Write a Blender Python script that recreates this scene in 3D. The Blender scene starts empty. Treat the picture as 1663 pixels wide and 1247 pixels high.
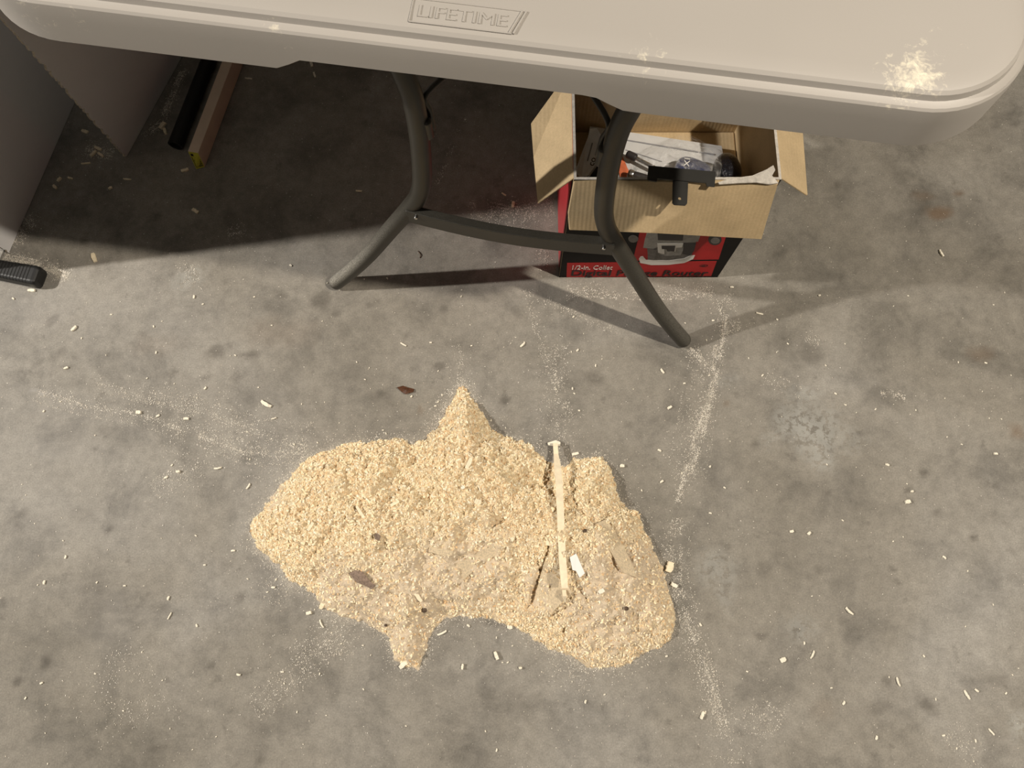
import bpy, math, random
import numpy as np
from mathutils import Vector

random.seed(7); RNG = np.random.default_rng(7)
C = bpy.context.scene.collection
PI = math.pi

# ------------------------------------------------------------------ camera survey
F = 1250.0; H = 1.215; TH = math.radians(15); CT, ST = math.cos(TH), math.sin(TH)
def ray(u, v):
    x = (u-831.5)/F; y = -(v-623.5)/F
    return np.array([x, y*CT+ST, y*ST-CT])
def P(u, v, z=0.0):                      # surveyed point at height z
    d = ray(u, v); t = (H-z)/-d[2]
    return d*t+np.array([0, 0, H])
def PY(u, v, y0):                        # surveyed point on the vertical plane y = y0
    d = ray(u, v); t = y0/d[1]
    return d*t+np.array([0, 0, H])
def FL(u, v): return P(u, v, 0)[:2]

# ------------------------------------------------------------------ noise helpers
_T = RNG.random((256, 256))
def vnoise(x, y, s=1.0, o=0):
    x = np.asarray(x, float)/s+o*17.31+1000; y = np.asarray(y, float)/s+o*7.77+1000
    xi = np.floor(x).astype(int); yi = np.floor(y).astype(int)
    fx = x-xi; fy = y-yi; fx = fx*fx*(3-2*fx); fy = fy*fy*(3-2*fy)
    g = lambda a, b: _T[a % 256, b % 256]
    return (g(xi, yi)*(1-fx)*(1-fy)+g(xi+1, yi)*fx*(1-fy)+g(xi, yi+1)*(1-fx)*fy+g(xi+1, yi+1)*fx*fy)
def fbm(x, y, s, n=4, o=0):
    r = 0; a = 1; t = 0
    for k in range(n):
        r = r+a*vnoise(x, y, s/(2**k), o+k*3); t += a; a *= .5
    return r/t

# ------------------------------------------------------------------ object helpers
def mesh_obj(name, verts, faces, mats, parent=None, smooth=False, midx=None, attr=None):
    me = bpy.data.meshes.new(name)
    me.from_pydata([tuple(map(float, v)) for v in verts], [], [tuple(f) for f in faces])
    return _fin(name, me, mats, parent, smooth, midx, attr)
def mesh_np(name, V, Q, mats, parent=None, smooth=False, midx=None, attr=None):
    me = bpy.data.meshes.new(name); V = np.asarray(V, np.float32); Q = np.asarray(Q, np.int32); n = Q.shape[1]
    me.vertices.add(len(V)); me.vertices.foreach_set('co', V.ravel())
    me.loops.add(Q.size); me.loops.foreach_set('vertex_index', Q.ravel())
    me.polygons.add(len(Q)); me.polygons.foreach_set('loop_start', np.arange(0, Q.size, n, dtype=np.int32))
    me.update(calc_edges=True); me.validate()
    return _fin(name, me, mats, parent, smooth, midx, attr)
def _fin(name, me, mats, parent, smooth, midx, attr):
    if not isinstance(mats, (list, tuple)): mats = [mats]
    for m in mats: me.materials.append(m)
    if smooth: me.polygons.foreach_set('use_smooth', [True]*len(me.polygons))
    if midx is not None: me.polygons.foreach_set('material_index', list(map(int, midx)))
    if attr:
        for k, a in attr.items():
            at = me.attributes.new(k, 'FLOAT', 'POINT'); at.data.foreach_set('value', np.asarray(a, np.float32).ravel())
    me.update()
    o = bpy.data.objects.new(name, me); C.objects.link(o)
    if parent is not None:
        o.parent = parent
        o.matrix_parent_inverse = parent.matrix_basis.inverted()
    return o
def empty(name, loc, rz=0):
    o = bpy.data.objects.new(name, None); C.objects.link(o)
    o.location = loc; o.rotation_euler = (0, 0, rz); o.empty_display_size = .05
    return o
def tag(o, label, cat, group=None, kind=None):
    o['label'] = label; o['category'] = cat
    if group: o['group'] = group
    if kind: o['kind'] = kind
    return o
def recentre(o):                         # put a mesh thing's origin at its base
    co = np.array([v.co for v in o.data.vertices]); c = (co.min(0)+co.max(0))/2; c[2] = co[:, 2].min()
    from mathutils import Matrix
    o.data.transform(Matrix.Translation(-Vector(c))); o.location = Vector(c)
    return o
def catmull(pts, n=8):
    pts = [np.array(p, float) for p in pts]; out = []
    q = [2*pts[0]-pts[1]]+pts+[2*pts[-1]-pts[-2]]
    for i in range(1, len(q)-2):
        for k in range(n):
            t = k/n; a, b, c, d = q[i-1], q[i], q[i+1], q[i+2]
            out.append(.5*((2*b)+(-a+c)*t+(2*a-5*b+4*c-d)*t*t+(-a+3*b-3*c+d)*t**3))
    out.append(pts[-1]); return out
def sweep(path, section, up=(0, 0, 1), scale=None):   # section: list of (a,b); returns verts, faces with caps
    V = []; Fc = []; n = len(section); m = len(path); up = np.array(up, float)
    for i, p in enumerate(path):
        t = path[min(i+1, m-1)]-path[max(i-1, 0)]; t = t/np.linalg.norm(t)
        if i == 0:
            b = np.cross(t, up)
            if np.linalg.norm(b) < 1e-3: b = np.cross(t, [0, 1, 0])
            b /= np.linalg.norm(b)
        else:
            b = b-t*np.dot(b, t); b /= np.linalg.norm(b)
        c = np.cross(b, t); s = 1 if scale is None else scale[i]
        for (x, y) in section: V.append(p+b*x*s+c*y*s)
    for i in range(m-1):
        for k in range(n):
            k2 = (k+1) % n
            Fc.append((i*n+k, i*n+k2, (i+1)*n+k2, (i+1)*n+k))
    Fc.append(tuple(range(n))[::-1]); Fc.append(tuple((m-1)*n+k for k in range(n)))
    return V, Fc
def circ(r, n=20, sy=1): return [(r*math.cos(2*PI*k/n), r*sy*math.sin(2*PI*k/n)) for k in range(n)]
def tube(name, pts, r, mat, parent=None, n=20, sm=8, caps=True):
    path = catmull(pts, sm) if sm > 1 else [np.array(p, float) for p in pts]
    if caps:                              # rounded ends
        t0 = path[0]-path[1]; t0 /= np.linalg.norm(t0); t1 = path[-1]-path[-2]; t1 /= np.linalg.norm(t1)
        e = [0, .4, .75, .93, 1]
        a = [path[0]+t0*r*.5*x for x in e[::-1][:-1]]; b = [path[-1]+t1*r*.5*x for x in e[1:]]
        sc = [.25, .62, .83, .96]+[1]*len(path)+[.96, .83, .62, .25]
        path = a+path+b
    else: sc = None
    V, Fc = sweep(path, circ(r, n), scale=sc)
    return mesh_obj(name, V, Fc, mat, parent, smooth=True)
def prism(pts, off):                     # closed solid: polygon pts pushed by vector off
    n = len(pts); pts = [np.array(p, float) for p in pts]; off = np.array(off, float)
    V = pts+[p+off for p in pts]
    Fc = [tuple(range(n))[::-1], tuple(range(n, 2*n))]+[(k, (k+1) % n, n+(k+1) % n, n+k) for k in range(n)]
    return V, Fc
def merge(parts):
    V = []; Fc = []
    for v, f in parts:
        o = len(V); V += list(v); Fc += [tuple(i+o for i in g) for g in f]
    return V, Fc
def box_vf(x0, x1, y0, y1, z0, z1):
    return prism([(x0, y0, z0), (x1, y0, z0), (x1, y1, z0), (x0, y1, z0)], (0, 0, z1-z0))
def bevel(o, w, seg=2):
    m = o.modifiers.new('bevel', 'BEVEL'); m.width = w; m.segments = seg; m.limit_method = 'ANGLE'; m.angle_limit = math.radians(40)
    return o
def text_obj(name, body, origin, xdir, ydir, height, depth, mat, parent, width=None, shear=0, bold=0.0):
    cu = bpy.data.curves.new(name, 'FONT'); cu.body = body; cu.size = 1; cu.extrude = .5; cu.offset = bold
    cu.shear = shear; cu.resolution_u = 3
    tmp = bpy.data.objects.new('tmp', cu); C.objects.link(tmp)
    dg = bpy.context.evaluated_depsgraph_get(); me0 = bpy.data.meshes.new_from_object(tmp.evaluated_get(dg))
    co = np.array([v.co for v in me0.vertices]); fc = [tuple(p.vertices) for p in me0.polygons]
    bpy.data.objects.remove(tmp); bpy.data.curves.remove(cu); bpy.data.meshes.remove(me0)
    mn, mx = co.min(0), co.max(0)
    h = (mx[1]-mn[1]); w = mx[0]-mn[0]
    sx = (width/w) if width else height/h
    x = np.array(xdir, float); x /= np.linalg.norm(x); y = np.array(ydir, float); y /= np.linalg.norm(y); z = np.cross(x, y)
    V = [np.array(origin)+x*(c[0]-mn[0])*sx+y*(c[1]-mn[1])*height/h+z*(c[2]+.5)*depth for c in co]
    return mesh_obj(name, V, fc, mat, parent)

# ------------------------------------------------------------------ materials
class NT:
    def __init__(s, name):
        s.m = bpy.data.materials.new(name); s.m.use_nodes = True; s.t = s.m.node_tree; s.n = s.t.nodes
        s.b = s.n['Principled BSDF']
    def new(s, typ, **k):
        nd = s.n.new(typ)
        for a, v in k.items(): setattr(nd, a, v)
        return nd
    def l(s, a, b): s.t.links.new(a, b)
    def coord(s):
        if not hasattr(s, '_c'): s._c = s.new('ShaderNodeTexCoord').outputs['Object']
        return s._c
    def noise(s, scale, detail=4, rough=.6, vec=None, dist=0):
        nd = s.new('ShaderNodeTexNoise'); nd.inputs['Scale'].default_value = scale; nd.inputs['Detail'].default_value = detail
        nd.inputs['Roughness'].default_value = rough; nd.inputs['Distortion'].default_value = dist
        s.l(vec or s.coord(), nd.inputs['Vector']); return nd.outputs['Fac']
    def ramp(s, fac, stops):
        nd = s.new('ShaderNodeValToRGB'); e = nd.color_ramp.elements
        while len(e) < len(stops): e.new(.5)
        for i, (p, c) in enumerate(stops):
            e[i].position = p; e[i].color = (c, c, c, 1) if isinstance(c, (int, float)) else (*c, 1)
        s.l(fac, nd.inputs['Fac']); return nd.outputs['Color']
    def mix(s, fac, a, b, mode='MIX'):
        nd = s.new('ShaderNodeMix', data_type='RGBA', blend_type=mode)
        for sock, v in ((nd.inputs['Factor'], fac), (nd.inputs['A'], a), (nd.inputs['B'], b)):
            if isinstance(v, (int, float)): sock.default_value = v
            elif isinstance(v, tuple): sock.default_value = (*v, 1)
            else: s.l(v, sock)
        return nd.outputs['Result']
    def math(s, op, a, b=0.0, clamp=False):
        nd = s.new('ShaderNodeMath', operation=op); nd.use_clamp = clamp
        for i, v in enumerate((a, b)):
            if isinstance(v, (int, float)): nd.inputs[i].default_value = v
            else: s.l(v, nd.inputs[i])
        return nd.outputs[0]
    def attr(s, name):
        nd = s.new('ShaderNodeAttribute', attribute_name=name); return nd.outputs['Fac']
    def bump(s, h, strength=.3, dist=.001):
        nd = s.new('ShaderNodeBump'); nd.inputs['Strength'].default_value = strength; nd.inputs['Distance'].default_value = dist
        s.l(h, nd.inputs['Height']); s.l(nd.outputs['Normal'], s.b.inputs['Normal'])
    def base(s, c):
        if isinstance(c, tuple): s.b.inputs['Base Color'].default_value = (*c, 1)
        else: s.l(c, s.b.inputs['Base Color'])
    def rough(s, r, spec=.5):
        if isinstance(r, (int, float)): s.b.inputs['Roughness'].default_value = r
        else: s.l(r, s.b.inputs['Roughness'])
        s.b.inputs['Specular IOR Level'].default_value = spec
def simple(name, col, rough=.6, spec=.4, var=.12, scale=60, bump=.15, metal=0, bd=.0005):
    t = NT(name); n = t.noise(scale, 5)
    lo = tuple(c*(1-var) for c in col); hi = tuple(min(1, c*(1+var)) for c in col)
    t.base(t.ramp(n, [(.3, lo), (.7, hi)])); t.rough(rough, spec); t.b.inputs['Metallic'].default_value = metal
    if bump: t.bump(t.noise(scale*4, 3), bump, bd)
    return t.m

def m_floor():
    t = NT('stained_concrete')
    big = t.noise(2.2, 6, .55, dist=.6); mid = t.noise(9, 6, .65, dist=.3); fine = t.noise(60, 5, .7); grain = t.noise(420, 3, .7)
    c = t.ramp(big, [(.3, (.205, .186, .153)), (.5, (.266, .245, .210)), (.72, (.325, .307, .277))])
    c = t.mix(1.0, c, t.ramp(mid, [(.30, .60), (.5, 1.0), (.74, 1.2)]), 'MULTIPLY')
    c = t.mix(1.0, c, t.ramp(fine, [(.25, .80), (.75, 1.15)]), 'MULTIPLY')
    c = t.mix(1.0, c, t.ramp(grain, [(.25, .76), (.75, 1.2)]), 'MULTIPLY')
    # small dark pits scattered in the slab
    pit = t.ramp(t.noise(28, 4, .65), [(.29, 1.0), (.38, 0.0)])
    c = t.mix(t.math('MULTIPLY', pit, .4), c, (.10, .09, .075))
    c = t.mix(t.math('MULTIPLY', t.math('MULTIPLY', t.attr('dark'), 1.5), t.ramp(fine, [(.2, 1.0), (.8, .5)]), True), c, (.085, .075, .062))
    c = t.mix(t.math('MULTIPLY', t.attr('brown'), .75, True), c, (.17, .095, .045))
    c = t.mix(t.math('MULTIPLY', t.attr('pale'), t.ramp(t.noise(90, 5, .7), [(.44, 0.0), (.50, 1.0)]), True), c, (.43, .43, .40))
    c = t.mix(t.math('MULTIPLY', t.attr('haze'), .25, True), c, (.46, .44, .42))
    # sawdust lying in the swept streaks, its density from the survey attribute
    sp = t.noise(800, 2, .8); sp2 = t.noise(260, 4, .75)
    d = t.attr('dust')
    thr = t.math('SUBTRACT', .76, t.math('MULTIPLY', t.math('MINIMUM', d, 1.0), .27))
    m1 = t.math('MULTIPLY', t.math('SUBTRACT', t.math('ADD', t.math('MULTIPLY', sp, .55), t.math('MULTIPLY', sp2, .45)), thr), 8, True)
    c = t.mix(t.math('MULTIPLY', m1, .75), c, (.66, .60, .50))
    t.base(c)
    t.rough(t.ramp(mid, [(.3, .62), (.7, .80)]), .3)
    t.bump(t.math('ADD', t.math('MULTIPLY', grain, .5), fine), .25, .0012)
    return t.m
def m_pile():
    t = NT('sawdust')
    g = t.noise(190, 5, .75); g2 = t.noise(520, 3, .8); big = t.noise(14, 4, .6)
    c = t.ramp(g, [(.25, (.62, .40, .20)), (.40, (.86, .67, .41)), (.58, (.93, .78, .52)), (.8, (.95, .85, .64))])
    c = t.mix(t.ramp(big, [(.45, 0.0), (.7, .35)]), c, (.82, .58, .36))
    c = t.mix(t.attr('fine'), c, t.ramp(g2, [(.25, (.74, .59, .43)), (.7, (.87, .74, .57))]))
    t.base(c); t.rough(.95, .1)
    t.bump(t.math('ADD', g, t.math('MULTIPLY', g2, .5)), .9, .0035)
    return t.m
def m_flake(name='wood_shaving'):
    t = NT(name); a = t.attr('tone')
    t.base(t.ramp(a, [(0, (.58, .36, .18)), (.12, (.84, .61, .36)), (.5, (.94, .80, .53)), (.8, (.95, .84, .61)), (1, (.95, .88, .72))]))
    t.rough(.85, .15); return t.m
def m_dust():
    t = NT('pale_dust'); t.base(t.ramp(t.attr('tone'), [(.5, (.66, .58, .47)), (1, (.88, .84, .76))])); t.rough(.9, .1); return t.m
def m_plastic():
    t = NT('table_plastic')
    n = t.noise(3, 3)
    c = t.ramp(n, [(.3, (.375, .348, .315)), (.7, (.405, .377, .344))])
    # dust resting on the plastic, in a few patches
    d = t.attr('dust'); sp = t.noise(150, 4, .7, dist=.8); sp2 = t.noise(40, 4, .7)
    m = t.math('MULTIPLY', t.math('SUBTRACT', t.math('ADD', t.math('MULTIPLY', sp, .6), t.math('MULTIPLY', sp2, .4)), t.math('SUBTRACT', .76, t.math('MULTIPLY', d, .36))), 6, True)
    c = t.mix(t.math('MULTIPLY', m, .8), c, (.86, .79, .62))
    t.base(c); t.rough(.5, .4); t.bump(t.noise(900, 2), .12, .0004); return t.m
def m_leg():
    t = NT('powder_coated_steel')
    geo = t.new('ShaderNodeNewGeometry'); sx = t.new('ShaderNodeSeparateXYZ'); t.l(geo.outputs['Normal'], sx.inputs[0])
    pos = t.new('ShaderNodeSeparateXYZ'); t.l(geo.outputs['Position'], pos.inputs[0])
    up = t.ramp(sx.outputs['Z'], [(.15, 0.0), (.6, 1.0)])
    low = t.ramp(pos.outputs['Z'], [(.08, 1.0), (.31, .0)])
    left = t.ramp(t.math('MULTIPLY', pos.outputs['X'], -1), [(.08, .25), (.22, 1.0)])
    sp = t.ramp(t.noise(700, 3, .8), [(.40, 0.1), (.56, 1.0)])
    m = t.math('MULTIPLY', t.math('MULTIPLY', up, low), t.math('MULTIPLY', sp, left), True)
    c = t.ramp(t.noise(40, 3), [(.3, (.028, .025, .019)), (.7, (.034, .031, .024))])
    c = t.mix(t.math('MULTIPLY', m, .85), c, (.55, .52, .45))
    t.base(c); t.rough(.42, .5); t.bump(t.noise(1200, 2), .15, .0003); return t.m
def m_kraft(name='kraft_cardboard', col=(.58, .44, .26)):
    t = NT(name)
    w = t.new('ShaderNodeTexWave'); w.inputs['Scale'].default_value = 55; w.inputs['Distortion'].default_value = .6; t.l(t.coord(), w.inputs['Vector'])
    n = t.noise(25, 5); f = t.noise(400, 3)
    c = t.ramp(n, [(.3, tuple(x*.88 for x in col)), (.7, tuple(x*1.08 for x in col))])
    c = t.mix(1.0, c, t.ramp(f, [(.3, .93), (.7, 1.05)]), 'MULTIPLY')
    t.base(c); t.rough(.75, .25); t.bump(t.math('ADD', t.math('MULTIPLY', w.outputs['Fac'], .3), n), .25, .0015); return t.m
def m_board():
    t = NT('white_melamine')
    c = t.ramp(t.noise(6, 4), [(.3, (.70, .69, .69)), (.7, (.75, .74, .74))])
    t.base(c); t.rough(.38, .4); t.bump(t.noise(250, 2), .05, .0003); return t.m
def m_clear():
    t = NT('clear_plastic'); t.base((.85, .83, .80)); t.rough(.12, .6)
    n = t.ramp(t.noise(60, 4, .6, dist=1.2), [(.38, .04), (.55, .13), (.72, .55)])
    t.l(n, t.b.inputs['Alpha']); t.bump(t.noise(45, 4, .6, dist=1.5), .8, .004); return t.m

M = dict(
    floor=m_floor(), pile=m_pile(), flake=m_flake(), dustspeck=m_dust(), plastic=m_plastic(), leg=m_leg(), kraft=m_kraft(), board=m_board(), clear=m_clear(),
    black=simple('black_gloss_print', (.007, .006, .006), .6, .15), red=simple('red_print', (.50, .022, .024), .55, .2, .08),
    redside=simple('red_print_side', (.50, .04, .05), .4, .4, .08),
    rawedge=simple('raw_chipped_edge', (.42, .36, .28), .9, .2, .3, 300), torn=simple('torn_paper', (.62, .58, .52), .9, .2, .2, 200),
    rubber=simple('black_rubber', (.012, .012, .012), .5, .4), steel=simple('bright_steel', (.6, .6, .6), .25, .5, .1, 60, 0, 1),
    blackmetal=simple('black_painted_metal', (.030, .029, .026), .45, .5), white=simple('white_paper', (.66, .66, .66), .5, .4, .04),
    whiteprint=simple('white_print', (.80, .78, .74), .5, .3, .03), greyprint=simple('grey_print', (.34, .33, .31), .5, .3, .2, 200),
    darkprint=simple('dark_print', (.035, .03, .03), .5, .3), midprint=simple('mid_grey_print', (.16, .15, .14), .5, .3, .3, 150),
    letter=simple('black_lettering', (.015, .010, .010), .5, .3), line=simple('thin_print', (.3, .3, .32), .6, .3),
    blue=simple('blue_package', (.010, .022, .09), .18, .6, .3, 80, .5, 0, .003), darkblue=simple('black_glossy_package', (.006, .007, .012), .12, .7, .3, 60, .8, 0, .004),
    orange=simple('orange_print', (.75, .20, .09), .4, .4), yellow=simple('yellow_label', (.60, .55, .06), .5, .3, .1),
    carton=simple('brown_carton', (.70, .56, .43), .6, .3, .05, 40, .1), tubeblack=simple('black_tube', (.012, .012, .011), .5, .3),
    wood=simple('pale_wood', (.88, .76, .55), .75, .2, .10, 120, .4), woodpale=simple('white_wood', (.88, .82, .68), .75, .2, .06, 120, .3),
    dustwood=simple('dusty_wood', (.82, .67, .46), .95, .1, .22, 420, .8, 0, .002), whitechip=simple('white_chip', (.86, .85, .82), .5, .3, .02),
    bark=simple('brown_bark', (.26, .19, .145), .8, .3, .4, 300, .7), leaf=simple('dry_leaf', (.09, .035, .015), .55, .4, .4, 300, .7),
    greypl=simple('pale_grey_plate', (.82, .84, .86), .4, .4, .04), darkbit=simple('dark_speck', (.12, .085, .06), .8, .2),
)

# ------------------------------------------------------------------ pile outline (surveyed on the floor) and height field
OUT = [(752,622),(763,640),(776,658),(790,682),(802,702),(820,708),(840,713),(860,722),(878,736),(890,751),(905,752),(918,757),(930,746),(952,746),
(975,738),(987,752),(997,770),(1001,795),(1004,811),(1017,822),(1036,833),(1046,856),(1059,886),(1071,910),(1080,930),(1086,958),(1093,990),
(1097,1018),(1090,1038),(1072,1051),(1048,1060),(1032,1072),(1003,1083),(975,1084),(947,1080),(930,1067),(902,1058),(880,1045),(860,1031),
(832,1016),(800,1006),(770,1003),(745,1003),(722,1004),(708,1020),(695,1035),(691,1060),(683,1086),(662,1084),(643,1070),(635,1052),(632,1035),
(615,1022),(590,1010),(565,1003),(540,996),(524,985),(513,966),(495,955),(471,945),(462,930),(452,916),(435,905),(416,886),(409,864),(409,846),
(425,828),(441,808),(460,784),(480,762),(500,745),(520,735),(550,725),(580,718),(620,714),(655,712),(672,723),(690,711),(705,698),(719,684),
(726,668),(737,648),(746,630)]
PO = np.array([FL(*p) for p in OUT])
x0, y0 = PO.min(0)-.02; x1, y1 = PO.max(0)+.02
ST_ = .0022
gx = np.arange(x0, x1, ST_); gy = np.arange(y0, y1, ST_); GX, GY = np.meshgrid(gx, gy)
def pip(X, Y, poly):
    ins = np.zeros(X.shape, bool); n = len(poly)
    for i in range(n):
        ax, ay = poly[i]; bx, by = poly[(i+1) % n]
        c = ((ay > Y) != (by > Y)) & (X < (bx-ax)*(Y-ay)/(by-ay+1e-12)+ax); ins ^= c
    return ins
def segd(X, Y, a, b):
    ax, ay = a; bx, by = b; dx, dy = bx-ax, by-ay
    t = np.clip(((X-ax)*dx+(Y-ay)*dy)/(dx*dx+dy*dy+1e-12), 0, 1)
    return np.hypot(X-ax-t*dx, Y-ay-t*dy)
def sdist(X, Y):
    d = np.full(X.shape, 9.)
    for i in range(len(PO)): d = np.minimum(d, segd(X, Y, PO[i], PO[(i+1) % len(PO)]))
    return np.where(pip(X, Y, PO), d, -d)
D = sdist(GX, GY)
Dn = D+(fbm(GX, GY, .012, 3, 5)-.5)*.010+(fbm(GX, GY, .004, 2, 9)-.5)*.005
pos = np.clip(Dn, 0, None)
HT = .062*(1-np.exp(-pos/.072))*(.72+.56*fbm(GX, GY, .13, 3, 2))
# the spur at the top is a steep little ridge, the right flank carries a second mound
def bump_at(u, v, r, h):
    p = FL(u, v); return h*np.exp(-((GX-p[0])**2+(GY-p[1])**2)/(2*r*r))
edge = np.clip(pos/.03, 0, 1)
HT += edge*(bump_at(755, 735, .045, .018)+bump_at(560, 800, .08, .012)+bump_at(960, 900, .07, .014)+bump_at(985, 770, .025, .010)-bump_at(890, 770, .03, .016)-bump_at(860, 940, .03, .008))
HT += edge*((fbm(GX, GY, .028, 3, 21)-.5)*.020+(fbm(GX, GY, .010, 3, 31)-.5)*.008*1.2)
# smoother, powdery faces towards the camera side and lower right
fp = np.zeros_like(GX)
for (u, v, r) in [(600, 975, .05), (665, 1040, .04), (560, 960, .04), (700, 950, .06), (1000, 960, .07), (985, 1000, .06), (1060, 920, .04), (770, 930, .05), (440, 800, .02), (880, 960, .03)]:
    p = FL(u, v); fp = np.maximum(fp, np.exp(-(((GX-p[0])**2+(GY-p[1])**2)/(2*r*r))**1.2))
fp = np.clip(fp*1.15+(fbm(GX, GY, .02, 3, 41)-.5)*.6, 0, 1)*.85
rgh = (fbm(GX, GY, .0075, 2, 51)-.5)*.0120+(vnoise(GX, GY, .0035, 3)-.5)*.0055
HT += edge*rgh*(1-.45*fp)
for a_, b_, dp, wd_ in [((889,889),(878,925),.010,.0022),((878,925),(862,977),.010,.0030),((890,1003),(930,979),.008,.0018),((742,912),(812,879),.006,.0016),((742,951),(770,937),.005,.0014),
    ((937,957),(950,974),.008,.0016),((966,852),(980,845),.006,.0016),((985,848),(1030,934),.005,.0016),((818,848),(800,862),.006,.0016),((905,760),(912,870),.004,.0015)]:
    HT = HT-edge*dp*np.exp(-(segd(GX+(fbm(GX, GY, .008, 2, 77)-.5)*.006, GY+(fbm(GX, GY, .008, 2, 78)-.5)*.006, FL(*a_), FL(*b_))/wd_)**2)
HT = np.where(Dn > 0, np.clip(HT, .0004, None), -.004+0*HT)
HT = np.where((Dn > 0), HT, np.clip(Dn, -.003, 0))
def hgt(x, y):
    fx = (np.asarray(x)-x0)/ST_; fy = (np.asarray(y)-y0)/ST_
    i = np.clip(np.floor(fx).astype(int), 0, len(gx)-2); j = np.clip(np.floor(fy).astype(int), 0, len(gy)-2)
    a = np.clip(fx-i, 0, 1); b = np.clip(fy-j, 0, 1)
    return np.maximum(0, HT[j, i]*(1-a)*(1-b)+HT[j, i+1]*a*(1-b)+HT[j+1, i]*(1-a)*b+HT[j+1, i+1]*a*b)
def onpile(u, v, lift=0.0):
    z = .03
    for _ in range(25):
        p = P(u, v, z); z = .5*z+.5*float(hgt(p[0], p[1]))
    p = P(u, v, z); p[2] += lift; return p

# ------------------------------------------------------------------ floor
def axis(lo, hi, st, far):
    return np.concatenate([np.arange(-far, lo, .25), np.arange(lo, hi, st), np.arange(hi, far+.01, .25)])
ax_ = axis(-1.15, 1.1, .005, 3.5); ay_ = axis(-.75, 1.2, .005, 3.5)
FX, FY = np.meshgrid(ax_, ay_)
dust = np.full(FX.shape, .25)+.16*(fbm(FX, FY, .12, 3, 61)-.5)
STRK = []
def stroke(pts, w, s, streak=0):
    global dust
    q = [FL(*p) for p in pts]; d = np.full(FX.shape, 9.)
    for a, b in zip(q[:-1], q[1:]): d = np.minimum(d, segd(FX, FY, a, b))
    k = s*np.exp(-(d/(w/1040.))**2)
    k *= .45+1.1*fbm(FX, FY, .03, 4, 71)
    k *= .42; STRK.append((q, w, s))
    dust = dust+k
for pts, w, s in [
    ([(60,635),(140,660),(220,672),(320,705),(400,738),(500,735)], 14, .45), ([(280,680),(400,722),(500,735)], 55, .25),
    ([(200,640),(330,668),(420,700),(500,725)], 9, .35), ([(150,620),(260,640),(360,660)], 22, .16), ([(250,800),(300,770),(330,760)], 26, .25),
    ([(1162,560),(1158,610),(1140,680),(1120,740),(1100,815)], 9, .95), ([(1180,510),(1165,600),(1145,690),(1122,770)], 7, .8),
    ([(1120,565),(1150,590)], 12, .9), ([(1150,560),(1110,780)], 30, .25), ([(900,560),(900,640),(905,740)], 26, .32), ([(860,470),(880,560),(930,680)], 8, .35),
    ([(740,560),(750,640)], 16, .25), ([(690,690),(740,640)], 18, .35), ([(1100,840),(1098,940),(1120,1040),(1150,1110),(1180,1190),(1185,1240)], 22, .45),
    ([(1110,1000),(1150,1090),(1170,1180)], 8, .5), ([(1210,1150),(1260,1190)], 40, .30), ([(410,1150),(470,1100),(560,1035)], 20, .42),
    ([(480,1080),(560,1010)], 30, .3), ([(420,930),(470,965)], 24, .3), ([(15,395),(40,375)], 16, 1.3), ([(5,418),(60,428),(110,450)], 15, 1.5), ([(45,350),(60,372)], 14, .7),
    ([(140,240),(185,250)], 20, 1.1), ([(225,228),(262,200),(300,110)], 9, 1.2), ([(290,450),(320,440)], 26, .30), ([(370,380),(400,375)], 16, .45),
    ([(710,300),(735,240),(755,190)], 5, .35), ([(760,340),(840,352),(900,338)], 26, .9), ([(1430,636),(1470,645)], 9, .75), ([(920,470),(1060,478),(1160,470)], 14, .55),
    ([(1170,480),(1190,540)], 24, .45), ([(1310,545),(1330,560)], 12, .4), ([(870,485),(1000,540)], 6, .3), ([(880,440),(885,390)], 14, .4),
    ([(900,1060),(960,1120)], 30, .25), ([(1240,610),(1300,640)], 12, .2), ([(180,1060),(230,1180)], 60, .12), ([(1540,1180),(1600,1240)], 20, .25)]:
    stroke(pts, w, s)
dP = -sdist(FX, FY) if False else None
dd = np.full(FX.shape, 9.)
for i in range(len(PO)): dd = np.minimum(dd, segd(FX, FY, PO[i], PO[(i+1) % len(PO)]))
dust = dust+.62*np.exp(-(dd/.014)**1.1)*(.6+.8*fbm(FX, FY, .05, 2, 81))+.14*np.exp(-(dd/.10))
def spots(lst, soft=.35):
    a = np.zeros(FX.shape); wob = (fbm(FX, FY, .018, 3, 91)-.5)
    for (u, v, rx, ry, ang, s) in lst:
        p = FL(u, v); k = 1/1040.; c, n = math.cos(math.radians(ang)), math.sin(math.radians(ang))
        X = (FX-p[0]); Y = (FY-p[1]); xx = (X*c+Y*n)/(rx*k); yy = (-X*n+Y*c)/(ry*k)
        r = np.hypot(xx, yy)+wob*1.3
        a = np.maximum(a, s*np.clip((1+soft-r)/(2*soft), 0, 1))
    return a
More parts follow.
